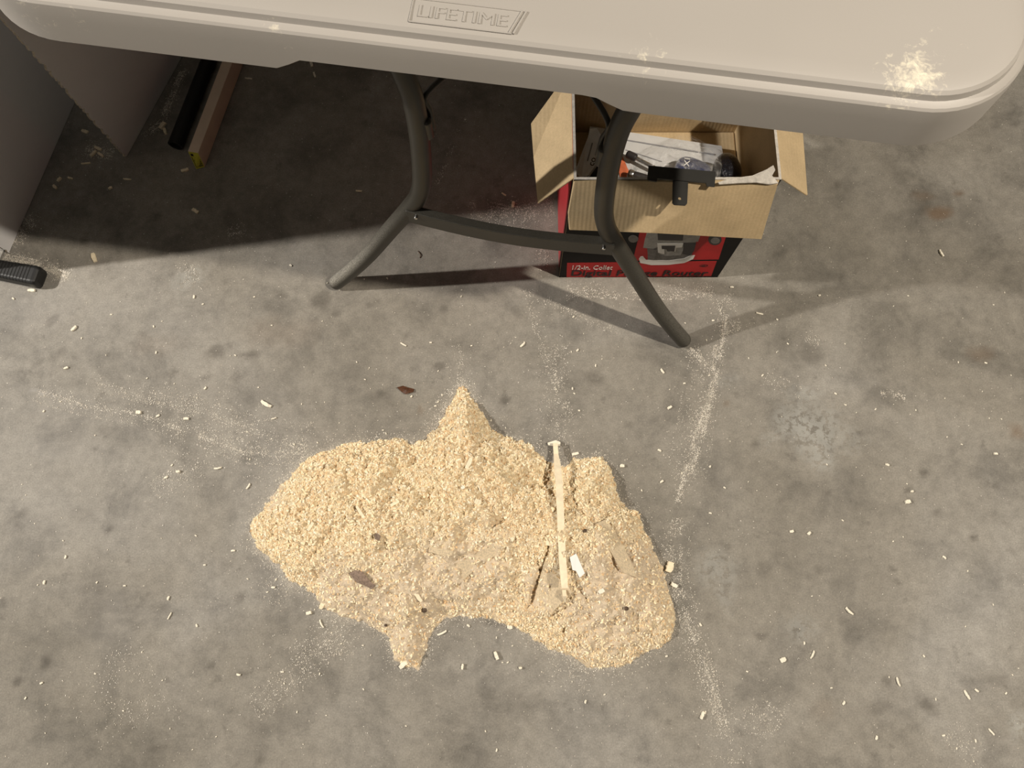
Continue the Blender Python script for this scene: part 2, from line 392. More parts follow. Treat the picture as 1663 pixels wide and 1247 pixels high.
dark = spots([(75,1075,10,11,0,.75),(29,1107,7,8,0,.6),(31,836,14,6,35,.4),(178,860,7,4,30,.5),(1500,768,8,6,0,.6),(1475,795,7,5,30,.5),(1522,832,9,7,0,.35),
 (1452,925,8,4,-30,.5),(1458,945,10,5,-40,.5),(1505,1145,17,11,-30,.55),(1582,873,6,5,0,.5),(1440,1105,10,6,0,.4),(1237,1032,8,6,0,.4),(1300,1020,8,6,0,.3),
 (350,572,20,9,20,.45),(410,575,16,7,5,.5),(335,612,14,6,10,.4),(372,560,8,6,0,.4),(520,490,16,14,0,.55),(545,510,9,6,0,.4),(600,495,8,6,0,.5),(455,480,10,5,0,.4),(720,500,8,5,0,.4),
 (612,490,6,5,0,.3),(712,595,8,6,0,.5),(620,638,8,6,0,.4),(660,545,9,4,50,.3),(820,650,9,8,0,.5),(965,615,14,9,-20,.4),(1020,690,8,6,0,.3),(1227,722,7,5,0,.5),(1345,800,8,5,0,.4),(1395,705,6,5,0,.4),
 (1365,727,5,4,0,.4),(1318,575,17,16,0,.38),(1110,260,1,1,0,0),(1360,300,7,8,0,.5),(1240,325,9,5,0,.3),(1505,330,30,18,0,.25),(400,740,10,8,0,.25),(130,835,18,10,0,.15),(150,980,20,45,10,.30),(170,700,22,10,0,.2),
 (420,1235,8,10,0,.5),(255,1215,14,7,10,.35),(800,1011,24,5,-8,.45),(395,1095,8,6,0,.35),(345,1080,6,5,0,.4),(390,970,9,8,0,.35),(210,1180,9,7,0,.3),(1620,1105,14,8,0,.25),(1430,1150,22,10,20,.3),(1090,915,12,7,0,.25),  # last spot here paints the small shadow beside the chip at the heap's right edge
 (80,390,1,1,0,0),(137,392,8,5,-20,.5),(85,520,10,6,50,.35),(60,590,12,5,40,.3),(95,575,16,7,40,.3),(110,595,12,5,0,.3),(1150,1000,9,7,0,.3),(1240,925,12,10,0,.3),(1180,885,10,8,0,.25),(1330,925,9,7,0,.25),(880,610,8,6,0,.3),(1195,640,6,5,0,.4)], .5)
brown = spots([(1526,345,20,11,0,.75),(1524,347,9,7,0,.4),(1559,315,9,6,0,.6),(1650,700,13,13,0,.6),(1595,575,22,14,0,.35),(683,665,4,10,10,.4),(1500,318,16,8,0,.35),(1335,1150,16,14,0,.15),(1180,655,6,5,0,.4),(450,540,60,25,0,.16),(250,560,50,18,0,.12)], .5)
pale = spots([(1320,700,52,34,-15,.55),(1335,745,22,18,0,.45),(1290,690,40,14,30,.5),(1310,640,28,14,0,.4),(1180,620,20,10,0,.25),(1160,920,30,24,-30,.3),(1300,1020,24,14,0,.3),(1655,1180,14,20,0,.5),(1175,965,10,20,20,.3),(310,450,26,16,30,.35)], .7)
haze = spots([(40,500,100,30,0,.5),(80,660,90,22,0,.35),(180,1010,40,30,0,.4),(60,820,50,50,0,.3),(60,720,80,50,0,.35),(200,850,60,30,20,.2),(500,430,90,14,8,.2)], .9)
sc = spots([(68,638,20,1.6,-14,1.0),(60,634,10,1.2,-10,.8)], .3)
haze = np.maximum(haze, sc*1.6)
ny, nx = FX.shape
V = np.stack([FX.ravel(), FY.ravel(), np.zeros(FX.size)], 1)
idx = np.arange(nx*ny).reshape(ny, nx)
Q = np.stack([idx[:-1, :-1], idx[:-1, 1:], idx[1:, 1:], idx[1:, :-1]], -1).reshape(-1, 4)
fl = mesh_np('floor', V, Q, M['floor'], attr=dict(dust=dust, dark=dark, brown=brown, pale=pale, haze=haze))
fl['kind'] = 'structure'

# ------------------------------------------------------------------ sawdust pile
ny, nx = GX.shape; idx = np.arange(nx*ny).reshape(ny, nx)
Q = np.stack([idx[:-1, :-1], idx[:-1, 1:], idx[1:, 1:], idx[1:, :-1]], -1).reshape(-1, 4)
keep = (HT.ravel()[Q] > 0).any(1); Q = Q[keep]
used = np.unique(Q); rm = np.full(nx*ny, -1); rm[used] = np.arange(len(used))
jx = (RNG.random(GX.shape)-.5)*ST_*.5; jy = (RNG.random(GX.shape)-.5)*ST_*.5
VV = np.stack([(GX+jx).ravel(), (GY+jy).ravel(), HT.ravel()], 1)[used]
pile = mesh_np('sawdust_pile', VV, rm[Q], M['pile'], smooth=True, attr=dict(fine=fp.ravel()[used]))
tag(pile, 'large heap of pale yellow sawdust and shavings swept together on the concrete floor', 'sawdust pile', kind='stuff')

def flakes(n, cx, cy, zf, lmin, lmax, tilt, tone_lo=0, tone_hi=1):
    # curled little shavings: two quads each
    L = lmin+(lmax-lmin)*RNG.random(n)**2.2; W = L*(.25+.4*RNG.random(n)); a = RNG.random(n)*2*PI
    tl = (RNG.random(n)-.5)*2*tilt; tr = (RNG.random(n)-.5)*2*tilt; cu = (RNG.random(n)-.3)*.35*L
    ux = np.stack([np.cos(a)*np.cos(tl), np.sin(a)*np.cos(tl), np.sin(tl)], 1)
    vx = np.stack([-np.sin(a)*np.cos(tr), np.cos(a)*np.cos(tr), np.sin(tr)], 1)
    nn = np.cross(ux, vx); c = np.stack([cx, cy, zf], 1)
    c[:, 2] += np.abs(np.sin(tl))*L*.25
    rows = []
    for k, s in enumerate((-.5, 0, .5)):
        for w in (-.5, .5):
            p = c+ux*(s*L)[:, None]+vx*(w*W*(1 if k == 1 else .55+.35*RNG.random(n)))[:, None]+nn*(cu if k == 1 else 0*cu)[:, None]
            rows.append(p)
    Vv = np.stack(rows, 1).reshape(-1, 3); b = np.arange(n)*6
    q = np.concatenate([np.stack([b, b+1, b+3, b+2], 1), np.stack([b+2, b+3, b+5, b+4], 1)])
    tone = np.repeat(tone_lo+(tone_hi-tone_lo)*RNG.random(n), 6)
    return Vv, q, tone
n = 42000
cx = x0+(x1-x0)*RNG.random(n*3); cy = y0+(y1-y0)*RNG.random(n*3)
hh = hgt(cx, cy); fpi = fp[np.clip(((cy-y0)/ST_).astype(int), 0, GX.shape[0]-1), np.clip(((cx-x0)/ST_).astype(int), 0, GX.shape[1]-1)]
ok = (hh > .001) & (RNG.random(n*3) > fpi*.85)
cx, cy, hh = cx[ok][:n], cy[ok][:n], hh[ok][:n]
Vv, q, tone = flakes(len(cx), cx, cy, hh+.0005, .0011, .0055, .5)
fk = mesh_np('shavings', Vv, q, M['flake'], pile, attr=dict(tone=tone)); fk['kind'] = 'stuff'

# ------------------------------------------------------------------ loose dust and crumbs on the floor
n = 120000
cx = RNG.uniform(-1.0, 1.0, n); cy = RNG.uniform(-.55, 1.0, n)
def samp(A, x, y):
    i = np.clip(np.searchsorted(ax_, x), 0, len(ax_)-1); j = np.clip(np.searchsorted(ay_, y), 0, len(ay_)-1); return A[j, i]
pd = np.clip((samp(dust, cx, cy)-.08), 0, .8)**1.5*1.2
ok = (RNG.random(n) < pd*1.0) & (hgt(cx, cy) < .001) & ~((cx > .074) & (cx < .355) & (cy > .507) & (cy < .695))
cx, cy = cx[ok], cy[ok]
# the broom's streaks: thin parallel lines of specks along each sweep
sx_, sy_ = [cx], [cy]
for (q_, w_, s_k) in STRK:
    lens = [float(np.linalg.norm(b-a)) for a, b in zip(q_[:-1], q_[1:])]; tot = sum(lens)
    nn_ = int(min(9000, tot*1040*(w_+6)*s_k*.85)); nl = max(2, int(w_/3))
    offs = RNG.normal(0, .55, nl)*w_/1040
    u_ = RNG.random(nn_)*tot; acc = np.cumsum([0]+lens); k_ = np.clip(np.searchsorted(acc, u_)-1, 0, len(lens)-1)
    A_ = np.array(q_[:-1])[k_]; B_ = np.array(q_[1:])[k_]; tt_ = ((u_-acc[k_])/np.array(lens)[k_])[:, None]
    dr = (B_-A_)/np.array(lens)[k_][:, None]; nr = np.stack([-dr[:, 1], dr[:, 0]], 1)
    li = RNG.integers(0, nl, nn_); lat = np.where(RNG.random(nn_) < .45, offs[li]+RNG.normal(0, .0011, nn_), RNG.normal(0, .6, nn_)*w_/1040)
    pt = A_+(B_-A_)*tt_+nr*lat[:, None]
    gate = fbm(pt[:, 0], pt[:, 1], .022, 3, 88)+.25*(RNG.random(nn_)-.5) > .36
    pt = pt[gate]; sx_.append(pt[:, 0]); sy_.append(pt[:, 1])
# and the loose fringe of the heap
m_ = 9000; ei = RNG.integers(0, len(PO), m_); et = RNG.random(m_)[:, None]; ep = PO[ei]*(1-et)+PO[(ei+1) % len(PO)]*et+RNG.normal(0, .009, (m_, 2))*(.4+1.6*RNG.random((m_, 1))**2)
sx_.append(ep[:, 0]); sy_.append(ep[:, 1])
cx = np.concatenate(sx_); cy = np.concatenate(sy_); ok = (hgt(cx, cy) < .001) & ~((cx > .074) & (cx < .355) & (cy > .507) & (cy < .695)); cx, cy = cx[ok], cy[ok]
Vv, q, tone = flakes(len(cx), cx, cy, np.full(len(cx), .0006), .0003, .0019, .25, .55, 1)
Vv[:, 2] = np.clip(Vv[:, 2], .0002, None)
ds = mesh_np('sawdust_scatter', Vv, q, M['dustspeck'], attr=dict(tone=tone))
tag(ds, 'fine pale sawdust specks sprinkled in streaks over the bare concrete', 'sawdust', kind='stuff')

def chunk_vf(L, W, Hh, seed, curl=0):
    r = np.random.default_rng(seed); n = 7; V = []; Fc = []
    for k in range(n):
        t = k/(n-1)-.5; x = t*L; w = W*(.5-.18*abs(t)*2*r.random()); z = curl*L*(1-4*t*t)*.8; yo = curl*L*.5*t*t*2+(r.random()-.5)*W*.15
        for (a, b) in ((-w, 0), (w, 0), (w*(.8+.2*r.random()), Hh), (-w*(.8+.2*r.random()), Hh)): V.append((x, a+yo, z*.35+b*(.8+.3*r.random())))
    for k in range(n-1):
        for j in range(4): j2 = (j+1) % 4; Fc.append((k*4+j, k*4+j2, k*4+4+j2, k*4+4+j))
    Fc.append((0, 1, 2, 3)[::-1]); Fc.append(tuple(4*(n-1)+j for j in range(4)))
    return V, Fc
def chip(u, v, L, W, Hh, ang, mat, name, label, cat, seed, curl=0, z=None, group=None):
    V_, F_ = chunk_vf(L, W, Hh, seed, curl)
    p = P(u, v, 0) if z is None else onpile(u, v)
    if z is None: p = np.array([*FL(u, v), .0003])
    o = mesh_obj(name, V_, F_, mat); o.location = p; o.rotation_euler = (0, 0, math.radians(ang))
    tag(o, label, cat, group); return o
W_, WP = M['wood'], M['woodpale']
CH = [
 (432,657,.019,.007,.003,-30,WP,'curled_shaving','white crooked shaving left of the brown leaf fragment, above the pile',.3),
 (655,1079,.013,.009,.005,40,WP,'wood_chip','blocky whitish chip at the tip of the pile\'s bottom tail',0),
 (522,1013,.013,.003,.002,-60,WP,'curled_shaving','thin curled shaving just below the pile\'s lower left edge',.25),
 (502,995,.008,.006,.004,10,WP,'wood_chip','small square chip off the pile\'s lower left edge, left of the curled sliver',0),
 (523,984,.009,.008,.004,70,W_,'wood_chip','rounded yellowish crumb touching the pile\'s lower left edge',0),
 (718,1028,.015,.0035,.002,25,WP,'curled_shaving','white shaving on the floor right of the pile\'s bottom tail',.2),
 (806,1064,.012,.006,.005,-70,WP,'wood_chip','upright cream chip on the floor below the middle of the pile',0),
 (751,1082,.008,.004,.004,85,WP,'wood_chip','tiny upright block on the floor below the pile, left of the cream chip',0),
 (845,1084,.005,.004,.004,0,WP,'wood_chip','tiny cube below the pile, right of the cream chip',0),
 (828,1018,.008,.007,.004,0,WP,'wood_chip','pale square crumb at the pile\'s lower edge beside the wet mark',0),
 (153,419,.017,.008,.003,-68,W_,'wood_chip','tan tapering chip lying at the shadow edge right of the black rubber foot',.1),
 (318,343,.012,.007,.003,-35,W_,'wood_chip','pale chip in the shade in front of the long narrow carton',0),
 (301,277,.013,.006,.003,20,W_,'wood_chip','small rectangular chip beside the labelled end of the carton',0),
 (934,737,.011,.005,.003,15,WP,'wood_chip','pale chip right of the top end of the long wood strip',0),
 (1074,782,.006,.004,.003,30,WP,'wood_chip','white crumb on the floor above the pile\'s right shoulder',0),
 (1140,1161,.011,.005,.004,65,WP,'wood_chip','white oblong chip in the dust streak below the pile\'s right side',0),
 (1378,993,.014,.004,.003,-45,WP,'curled_shaving','white curled shaving on the bare floor right of the pile',.35),
 (1457,1107,.013,.003,.002,-75,WP,'curled_shaving','thin crescent shaving near the lower right of the floor',.4),
 (1569,1128,.014,.004,.002,-62,WP,'curled_shaving','crooked white sliver towards the lower right corner of the floor',.15),
 (1609,1188,.011,.003,.002,-50,WP,'curled_shaving','straight white sliver closest to the lower right corner',.05),
 (1319,1063,.013,.003,.002,60,WP,'curled_shaving','short slanting sliver on the floor below and right of the pile',.2),
 (1271,1071,.009,.008,.003,20,WP,'wood_chip','ragged white fleck below right of the pile, left of the slanting sliver',.2),
 (1473,815,.008,.008,.004,10,WP,'wood_chip','bright white square crumb right of the pale floor stain',0),
 (1480,798,.004,.004,.003,10,WP,'wood_chip','speck directly above the bright white square crumb',0),
 (1285,863,.006,.005,.003,10,WP,'wood_chip','left one of two white crumbs below the pale floor stain',0),
 (1313,866,.006,.005,.003,30,WP,'wood_chip','right one of two white crumbs below the pale floor stain',0),
 (1440,755,.006,.004,.003,-20,WP,'wood_chip','small crumb right of the pale floor stain',0),
 (1616,737,.006,.004,.003,-10,WP,'wood_chip','small crumb beside the brown stain at the right edge',0),
 (1527,412,.013,.004,.003,-70,WP,'curled_shaving','little S-shaped shaving below the rusty brown stain',.35),
 (833,333,.011,.006,.004,80,W_,'wood_chip','pale crumb behind the crossbar left of the open box',0),
 (818,316,.009,.003,.002,-35,W_,'curled_shaving','thin sliver just behind the pale crumb left of the open box',.2),
 (506,104,.014,.006,.003,-75,WP,'wood_chip','bright sliver under the notch of the table edge',0),
 (511,122,.011,.004,.002,-70,WP,'wood_chip','dim sliver just below the bright sliver under the table edge',0),
 (404,128,.013,.003,.002,-5,WP,'wood_chip','flat grey sliver right of the far end of the carton',0),
 (583,311,.011,.003,.002,-5,W_,'curled_shaving','short tan sliver in the dark left of the near table leg\'s bend',.2),
 (160,242,.014,.006,.003,-25,W_,'wood_chip','upper chip of the small heap at the foot of the inner white panel',.2),
 (153,250,.014,.006,.003,50,W_,'wood_chip','left chip of the small heap at the foot of the inner white panel',.2),
 (164,252,.012,.005,.003,-35,W_,'wood_chip','right chip of the small heap at the foot of the inner white panel',.2),
 (140,266,.016,.003,.002,6,W_,'curled_shaving','thin straight sliver in front of the chip heap by the inner panel',.05),
 (97,292,.009,.006,.003,60,W_,'wood_chip','dull chip halfway along the outer white panel',0),
 (115,290,.009,.004,.003,-15,W_,'wood_chip','flat chip right of the dull chip beside the outer white panel',0),
 (90,304,.009,.006,.003,-40,W_,'wood_chip','dull chip lying against the foot of the outer white panel',0),
 (180,306,.007,.005,.003,30,W_,'wood_chip','lone crumb in the shade below the inner panel\'s corner',0),
 (207,292,.014,.003,.002,-5,W_,'curled_shaving','wavy sliver in the shade below the inner panel\'s corner',.25),
 (139,214,.012,.007,.003,-20,W_,'wood_chip','dim chip between the two white panels',0),
 (265,205,.014,.009,.004,60,W_,'wood_chip','upper crumpled chip between the inner panel and the black tube',.2),
 (269,214,.012,.006,.004,-70,W_,'wood_chip','lower crumpled chip between the inner panel and the black tube',.1),
 (52,472,.012,.006,.003,0,WP,'wood_chip','white chip sticking out under the black rubber foot',0),
 (849,560,.011,.004,.002,50,WP,'curled_shaving','white crumb on the floor between the leg shadows and the pile',.25),
 (655,560,.011,.003,.002,-30,WP,'curled_shaving','thin sliver between the left foot of the table and the brown leaf',.2),
 (1233,510,.012,.003,.002,-15,WP,'curled_shaving','sliver in the dust right of the table\'s right foot',.2),
 (1075,603,.009,.004,.002,-60,WP,'curled_shaving','small white curl left of the chalky streak below the right foot',.3),
 (1087,662,.008,.005,.003,30,WP,'wood_chip','small white chip lower down left of the chalky streak',0),
 (121,534,.011,.005,.003,50,WP,'wood_chip','pale chip on the floor below the black rubber foot',.2),
 (108,598,.007,.004,.003,20,WP,'wood_chip','little crumb at the upper end of the left dust streak',0),
 (226,670,.008,.007,.004,0,WP,'wood_chip','round white crumb inside the left dust streak',0),
 (303,680,.008,.005,.003,0,WP,'wood_chip','flat crumb inside the left dust streak, right of the round one',0),
 (445,680,.009,.002,.002,20,WP,'curled_shaving','fine sliver below the crooked white shaving left of the pile',.2),
 (354,761,.012,.003,.002,10,WP,'curled_shaving','flat curl on the floor left of the pile, below the dust streak',.35),
 (404,790,.010,.003,.002,60,WP,'curled_shaving','upright curl close to the pile\'s left tip',.35),
 (290,766,.006,.005,.004,0,WP,'wood_chip','crumb at the left of the flat curl, left of the pile',0),
 (1087,921,.016,.012,.008,70,W_,'wood_chip','yellowish tuft of chip standing off the pile\'s right edge',.2),
 (1094,950,.010,.007,.005,-30,WP,'wood_chip','white crumb off the pile\'s right edge below the yellowish tuft',0),
 (1010,757,.007,.006,.004,0,WP,'wood_chip','white crumb off the top right bulge of the pile',0),
 (276,1000,.011,.002,.002,65,WP,'curled_shaving','thin upright sliver on the floor left of the pile\'s lower edge',.1),
]
for i, (u, v, L, Wd, Hh, ang, mt, nm, lab, cu) in enumerate(CH):
    onp = nm == 'x'
    chip(u, v, L, Wd*.9, Hh, ang, mt, nm, lab, 'wood chip' if nm == 'wood_chip' else 'wood shaving', 100+i, cu)
# countless look-alike crumbs: single objects sharing mesh data
base = [mesh_obj('wood_crumb', *chunk_vf(.0036+.0008*k, .0024+.0003*k, .0018, 500+k, .1*k), WP) for k in range(4)]
LABC = 'tiny whitish wood crumb lying loose on the open concrete floor'
placed = 0; tries = 0
while placed < 236 and tries < 20000:
    tries += 1
    u = random.uniform(5, 1655); v = random.uniform(430, 1240); p = FL(u, v)
    if float(hgt(p[0], p[1])) > 0 or (900 < u < 1170 and v < 460): continue
    if random.random() > .18+1.3*float(np.clip(samp(dust, np.array([p[0]]), np.array([p[1]]))[0]-.2, 0, .6)): continue
    if sdist(np.array([p[0]]), np.array([p[1]]))[0] > -.006: continue
    b = base[placed % 4]; o = b if placed < 4 else b.copy()
    if placed >= 4: C.objects.link(o)
    o.location = (p[0], p[1], .0003); o.rotation_euler = (0, 0, random.uniform(0, 6.28)); s = random.choice([.4, .5, .6, .75, 1.0]); o.scale = (s, s, s)
    tag(o, LABC, 'wood crumb', 'loose wood crumbs on the concrete'); placed += 1

# brown leaf fragment and a dark thread
def flatshape(name, pts, zoff, th, mat, label, cat, onp=False, parent=None, crumple=.001, seed=1):
    r = np.random.default_rng(seed)
    q = [(onpile(*p) if onp else P(p[0], p[1], 0)) for p in pts]
    if onp:                                # lay it on a plane fitted to the heap
        A = np.array(q); c = A.mean(0); G = np.c_[A[:, :2]-c[:2], np.ones(len(A))]
        k, *_ = np.linalg.lstsq(G, A[:, 2], rcond=None)
        q = [np.array([a[0], a[1], k[0]*(a[0]-c[0])+k[1]*(a[1]-c[1])+k[2]]) for a in q]
    q = [p+np.array([0, 0, zoff+crumple*r.random()]) for p in q]
    n = len(q); c = np.mean(q, 0)
    if n > 6: 
        c = c+np.array([0, 0, crumple]); up = np.array([0, 0, th])
        V = q+[p+up for p in q]+[c, c+up]
        Fc = [(n+k, n+(k+1) % n, 2*n+1) for k in range(n)]+[((k+1) % n, k, 2*n) for k in range(n)]+[(k, (k+1) % n, n+(k+1) % n, n+k) for k in range(n)]
    else: V, Fc = prism(q, (0, 0, th))
    o = mesh_obj(name, V, Fc, mat, parent)
    if label: tag(recentre(o), label, cat)
    return o
flatshape('leaf_fragment', [(645,630),(655,627),(662,630),(673,632),(672,637),(664,639),(659,641),(653,637)], .0004, .0012, M['leaf'], 'dark brown dry leaf fragment on the floor above the pile', 'leaf', crumple=.003, seed=4)
tag(recentre(tube('thread', [[*FL(679,408), .001], [*FL(683,414), .002], [*FL(682,419), .001]], .0007, M['darkbit'], None, 8, 4)), 'short black thread on the floor below the crossbar', 'thread')

# ------------------------------------------------------------------ things lying on the pile
def strip_on(name, pts, w, th, mat, lift, parent=None):
    ps = [onpile(*p) for p in pts]
    A = np.array(ps); s = np.linspace(0, 1, len(A)); kz = np.polyfit(s, A[:, 2], 2); z = np.polyval(kz, s)
    hm = np.array([max(float(hgt(p[0]+dx, p[1]+dy)) for dx in (-.005, 0, .005) for dy in (-.006, 0, .006)) for p in A])
    z = np.maximum(z, 0); z = z+max(0, float(np.percentile(hm-z, 75)))+lift
    V = []; Fc = []
    for i, p in enumerate(A):
        t = A[min(i+1, len(A)-1)]-A[max(i-1, 0)]; t = t/np.linalg.norm(t); b = np.array([t[1], -t[0], 0]); b /= np.linalg.norm(b)
        ww = w if np.isscalar(w) else w[i]
        V += [np.array([*(p[:2]-b[:2]*ww/2), z[i]]), np.array([*(p[:2]+b[:2]*ww/2), z[i]]), np.array([*(p[:2]+b[:2]*ww/2), z[i]+th]), np.array([*(p[:2]-b[:2]*ww/2), z[i]+th])]
    for i in range(len(A)-1):
        for j in range(4): j2 = (j+1) % 4; Fc.append((i*4+j, i*4+j2, i*4+4+j2, i*4+4+j))
    Fc += [(3, 2, 1, 0), tuple(4*(len(A)-1)+j for j in range(4))]
    return mesh_obj(name, V, Fc, mat, parent)
o = strip_on('wood_strip', [(901,722),(902,740),(904,765),(906,790),(908,815),(910,840),(912,870),(913,900),(914,930),(915,955)], [.0075]*2+[.011]*3+[.0105]*4+[.009], .0028, W_, .001)
tag(recentre(o), 'long narrow strip of pale wood lying upright across the right half of the pile', 'wood strip')
o = strip_on('wood_strip', [(915,958),(916,968),(917,978)], [.006, .005, .002], .002, W_, .003); tag(recentre(o), 'short pointed splinter continuing below the long wood strip', 'splinter')
flatshape('wood_chip', [(889,720),(902,716),(910,719),(909,725),(898,725),(890,724)], .004, .002, WP, 'small cross-lying chip at the top end of the long wood strip', 'wood chip')
flatshape('white_chip', [(925,905),(935,899),(949,931),(941,938),(935,927),(929,926)], .003, .003, M['whitechip'], 'bright white notched chip on the pile right of the long wood strip', 'plastic chip', True, seed=3)
flatshape('wood_offcut', [(740,916),(776,898),(812,879),(820,893),(780,917),(744,950)], -.0005, .003, M['dustwood'], 'dusty brownish slat half buried in the middle of the lower pile', 'wood offcut', True, crumple=0)
flatshape('wood_offcut', [(966,851),(982,844),(1000,868),(1020,905),(1034,938),(1010,930)], .003, .0035, M['dustwood'], 'dusty pinkish offcut slanting down on the right part of the pile', 'wood offcut', True, crumple=0)
flatshape('wood_offcut', [(890,889),(906,915),(928,962),(890,1001),(866,980),(880,925)], .0, .0025, M['dustwood'], 'dust-covered triangular offcut under the lower end of the long strip', 'wood offcut', True, crumple=0)
flatshape('bark_fragment', [(568,931),(580,926),(590,929),(600,941),(611,951),(604,957),(592,950),(580,946)], .001, .002, M['bark'], 'dark grey-brown bark fragment on the lower left of the pile', 'bark', True, crumple=.003, seed=8)
flatshape('bark_fragment', [(608,869),(614,866),(619,871),(617,878),(610,876)], .001, .003, M['bark'], 'small dark speck of bark near the middle left of the pile', 'bark', True, crumple=.003, seed=9)
for (u, v, r, lab) in [(690,991,4,'brown crumb above the pile\'s bottom tail'),(627,1015,2.5,'dark crumb at the lower edge of the pile, left of its tail'),(1017,988,3.5,'round grey pebble on the lower right of the pile'),
                       (752,757,0,''),(708,1000,0,''),(950,862,3,'small brown speck above the pinkish offcut')]:
    if not r: continue
    flatshape('dark_crumb', [(u+r*math.cos(a), v+r*math.sin(a)) for a in [k*PI/4 for k in range(8)]], .0005, .003, M['darkbit'], lab, 'crumb', True, crumple=.002, seed=int(u))
def slat(u, v, L, w, ang, mat, lab, nm='wood_chip'):
    V_, F_ = chunk_vf(L, w, .0022, int(u+v), .06); p = onpile(u, v)
    e = .004; gxn = float(hgt(p[0]+e, p[1])-hgt(p[0]-e, p[1]))/(2*e)
    o = mesh_obj(nm, V_, F_, mat); o.location = (p[0], p[1], p[2]+.0015); o.rotation_euler = (0, -.25*math.atan(gxn), math.radians(ang)); tag(o, lab, 'wood chip')
for a in [(762,752,.020,.007,70,W_,'upright pale chip high on the spur of the pile'),(586,832,.022,.005,-55,W_,'slanting thin chip in the left middle of the pile'),
          (776,815,.010,.009,-20,W_,'square yellow chip in the centre of the pile'),(716,896,.036,.010,-8,M['dustwood'],'wide flat curled shaving left of the buried slat'),
          (678,968,.020,.006,-50,W_,'pale chip in the lower middle of the pile'),(752,792,.006,.005,20,WP,'tiny white square near the pile centre'),
          (641,818,.016,.005,25,W_,'small slanting chip left of the pile centre'),(1130,420,0,0,0,W_,''),(976,960,.009,.007,30,WP,'white crumb on the right part of the pile'),
          (890,882,.009,.008,0,W_,'pale crumb at the top corner of the triangular offcut'),(505,855,.014,.005,60,W_,'little upright chip in the left part of the pile'),(1028,1000,0,0,0,W_,''),
          (700,905,0,0,0,W_,'')]:
    if a[2]: slat(*a)

# ------------------------------------------------------------------ folding table
UA = math.radians(-10.06); U = np.array([math.cos(UA), math.sin(UA)]); N = np.array([-U[1], U[0]]); S0 = -.0845; N0 = .4387; KT = .12
def leg_pt(s, z, dn=0, back=0):
    n = N0+KT*z+dn
    if back: n = back-KT*z-dn
    q = U*(S0+s)+N*n
    return np.array([q[0], q[1], z])
TA = math.radians(-8.1); UT = np.array([math.cos(TA), math.sin(TA)]); NTv = np.array([-UT[1], UT[0]])
Q0 = U*(S0-.016)+N*.3765                     # middle of the near end of the top
def tw(a, b, z=0): q = Q0+UT*a+NTv*b; return np.array([q[0], q[1], z])
HW, LEN, RC = .412, 1.83, .078
table = empty('folding_table', (float(tw(0, LEN/2)[0]), float(tw(0, LEN/2)[1]), 0), TA)
bpy.context.view_layer.update()
tag(table, 'beige-grey plastic folding table with dark tubular legs, seen from above its near end', 'table')
def outline(o):
    pts = []; hw = HW+o; r = RC+o; b0 = -o; b1 = LEN+o
    def arc(cx_, cy_, a0, a1, k=14):
        for i in range(k+1):
            a = a0+(a1-a0)*i/k; pts.append((cx_+r*math.cos(a), cy_+r*math.sin(a)))
    arc(-hw+r, b0+r, PI, 1.5*PI)
    for i in range(1, 60): pts.append((-hw+r+(2*hw-2*r)*i/60, b0))
    arc(hw-r, b0+r, 1.5*PI, 2*PI)
    for i in range(1, 12): pts.append((hw, b0+r+(b1-b0-2*r)*i/12))
    arc(hw-r, b1-r, 0, .5*PI)
    for i in range(1, 60): pts.append((hw-r-(2*hw-2*r)*i/60, b1))
    arc(-hw+r, b1-r, .5*PI, PI)
    for i in range(1, 12): pts.append((-hw, b1-r-(b1-b0-2*r)*i/12))
    return pts
TZ = .737
def smooth01(x): x = min(1, max(0, x)); return x*x*(3-2*x)
def zbot(a, b):
    d = .053
    if abs(b) < .05 or abs(b-LEN) < .05: 
        d -= .0135*smooth01((a+.156)/.024)*smooth01((.126-a)/.032)
    return TZ-d
prof = [(-.045, 0), (-.020, 0), (-.010, -.0003), (-.006, -.0014), (-.0035, -.0036), (-.0028, -.0065), (-.0022, -.0085), (.0, -.0094), (.003, -.0100), (.0046, -.0120), (.0052, -.016), (.0060, -.025), (.0068, None), (.0055, 'b'), (.0020, 'b'), (.0005, 'b2'), (-.002, -.020), (-.010, -.018), (-.05, -.018)]
V = []; Fc = []; np_ = len(outline(0)); dv = []
for k, (o_, dz) in enumerate(prof):
    for (a, b) in outline(o_):
        zb = zbot(a, b)
        z = TZ+dz if isinstance(dz, (int, float)) else (zb+.0016 if dz is None else (zb if dz == 'b' else zb+.0015))
        V.append(tw(a, b, z))
for k in range(len(prof)-1):
    for i in range(np_):
        j = (i+1) % np_; Fc.append((k*np_+i, (k+1)*np_+i, (k+1)*np_+j, k*np_+j))
# the flat field of the top as a grid of its own strips (denser near the camera so the dust patches have shape)
top_ring = list(range(np_)); Fc.append(tuple(top_ring)); last = (len(prof)-1)*np_
Fc.append(tuple(last+i for i in range(np_))[::-1])
def tdust(p):
    r = 0
    for (u, v, rad, s) in [(1482,118,.020,1.0),(1470,138,.010,.6),(1505,110,.014,.7),(1045,80,.020,.55),(1030,50,.015,.35)]:
        q = P(u, v, TZ); r = max(r, s*math.exp(-((p[0]-q[0])**2+(p[1]-q[1])**2)/(2*rad*rad)))
    return r
tt = mesh_obj('tabletop', V, Fc, M['plastic'], table, smooth=True)
tt.data.polygons[len(Fc)-1].use_smooth = False; tt.data.set_sharp_from_angle(angle=math.radians(24))
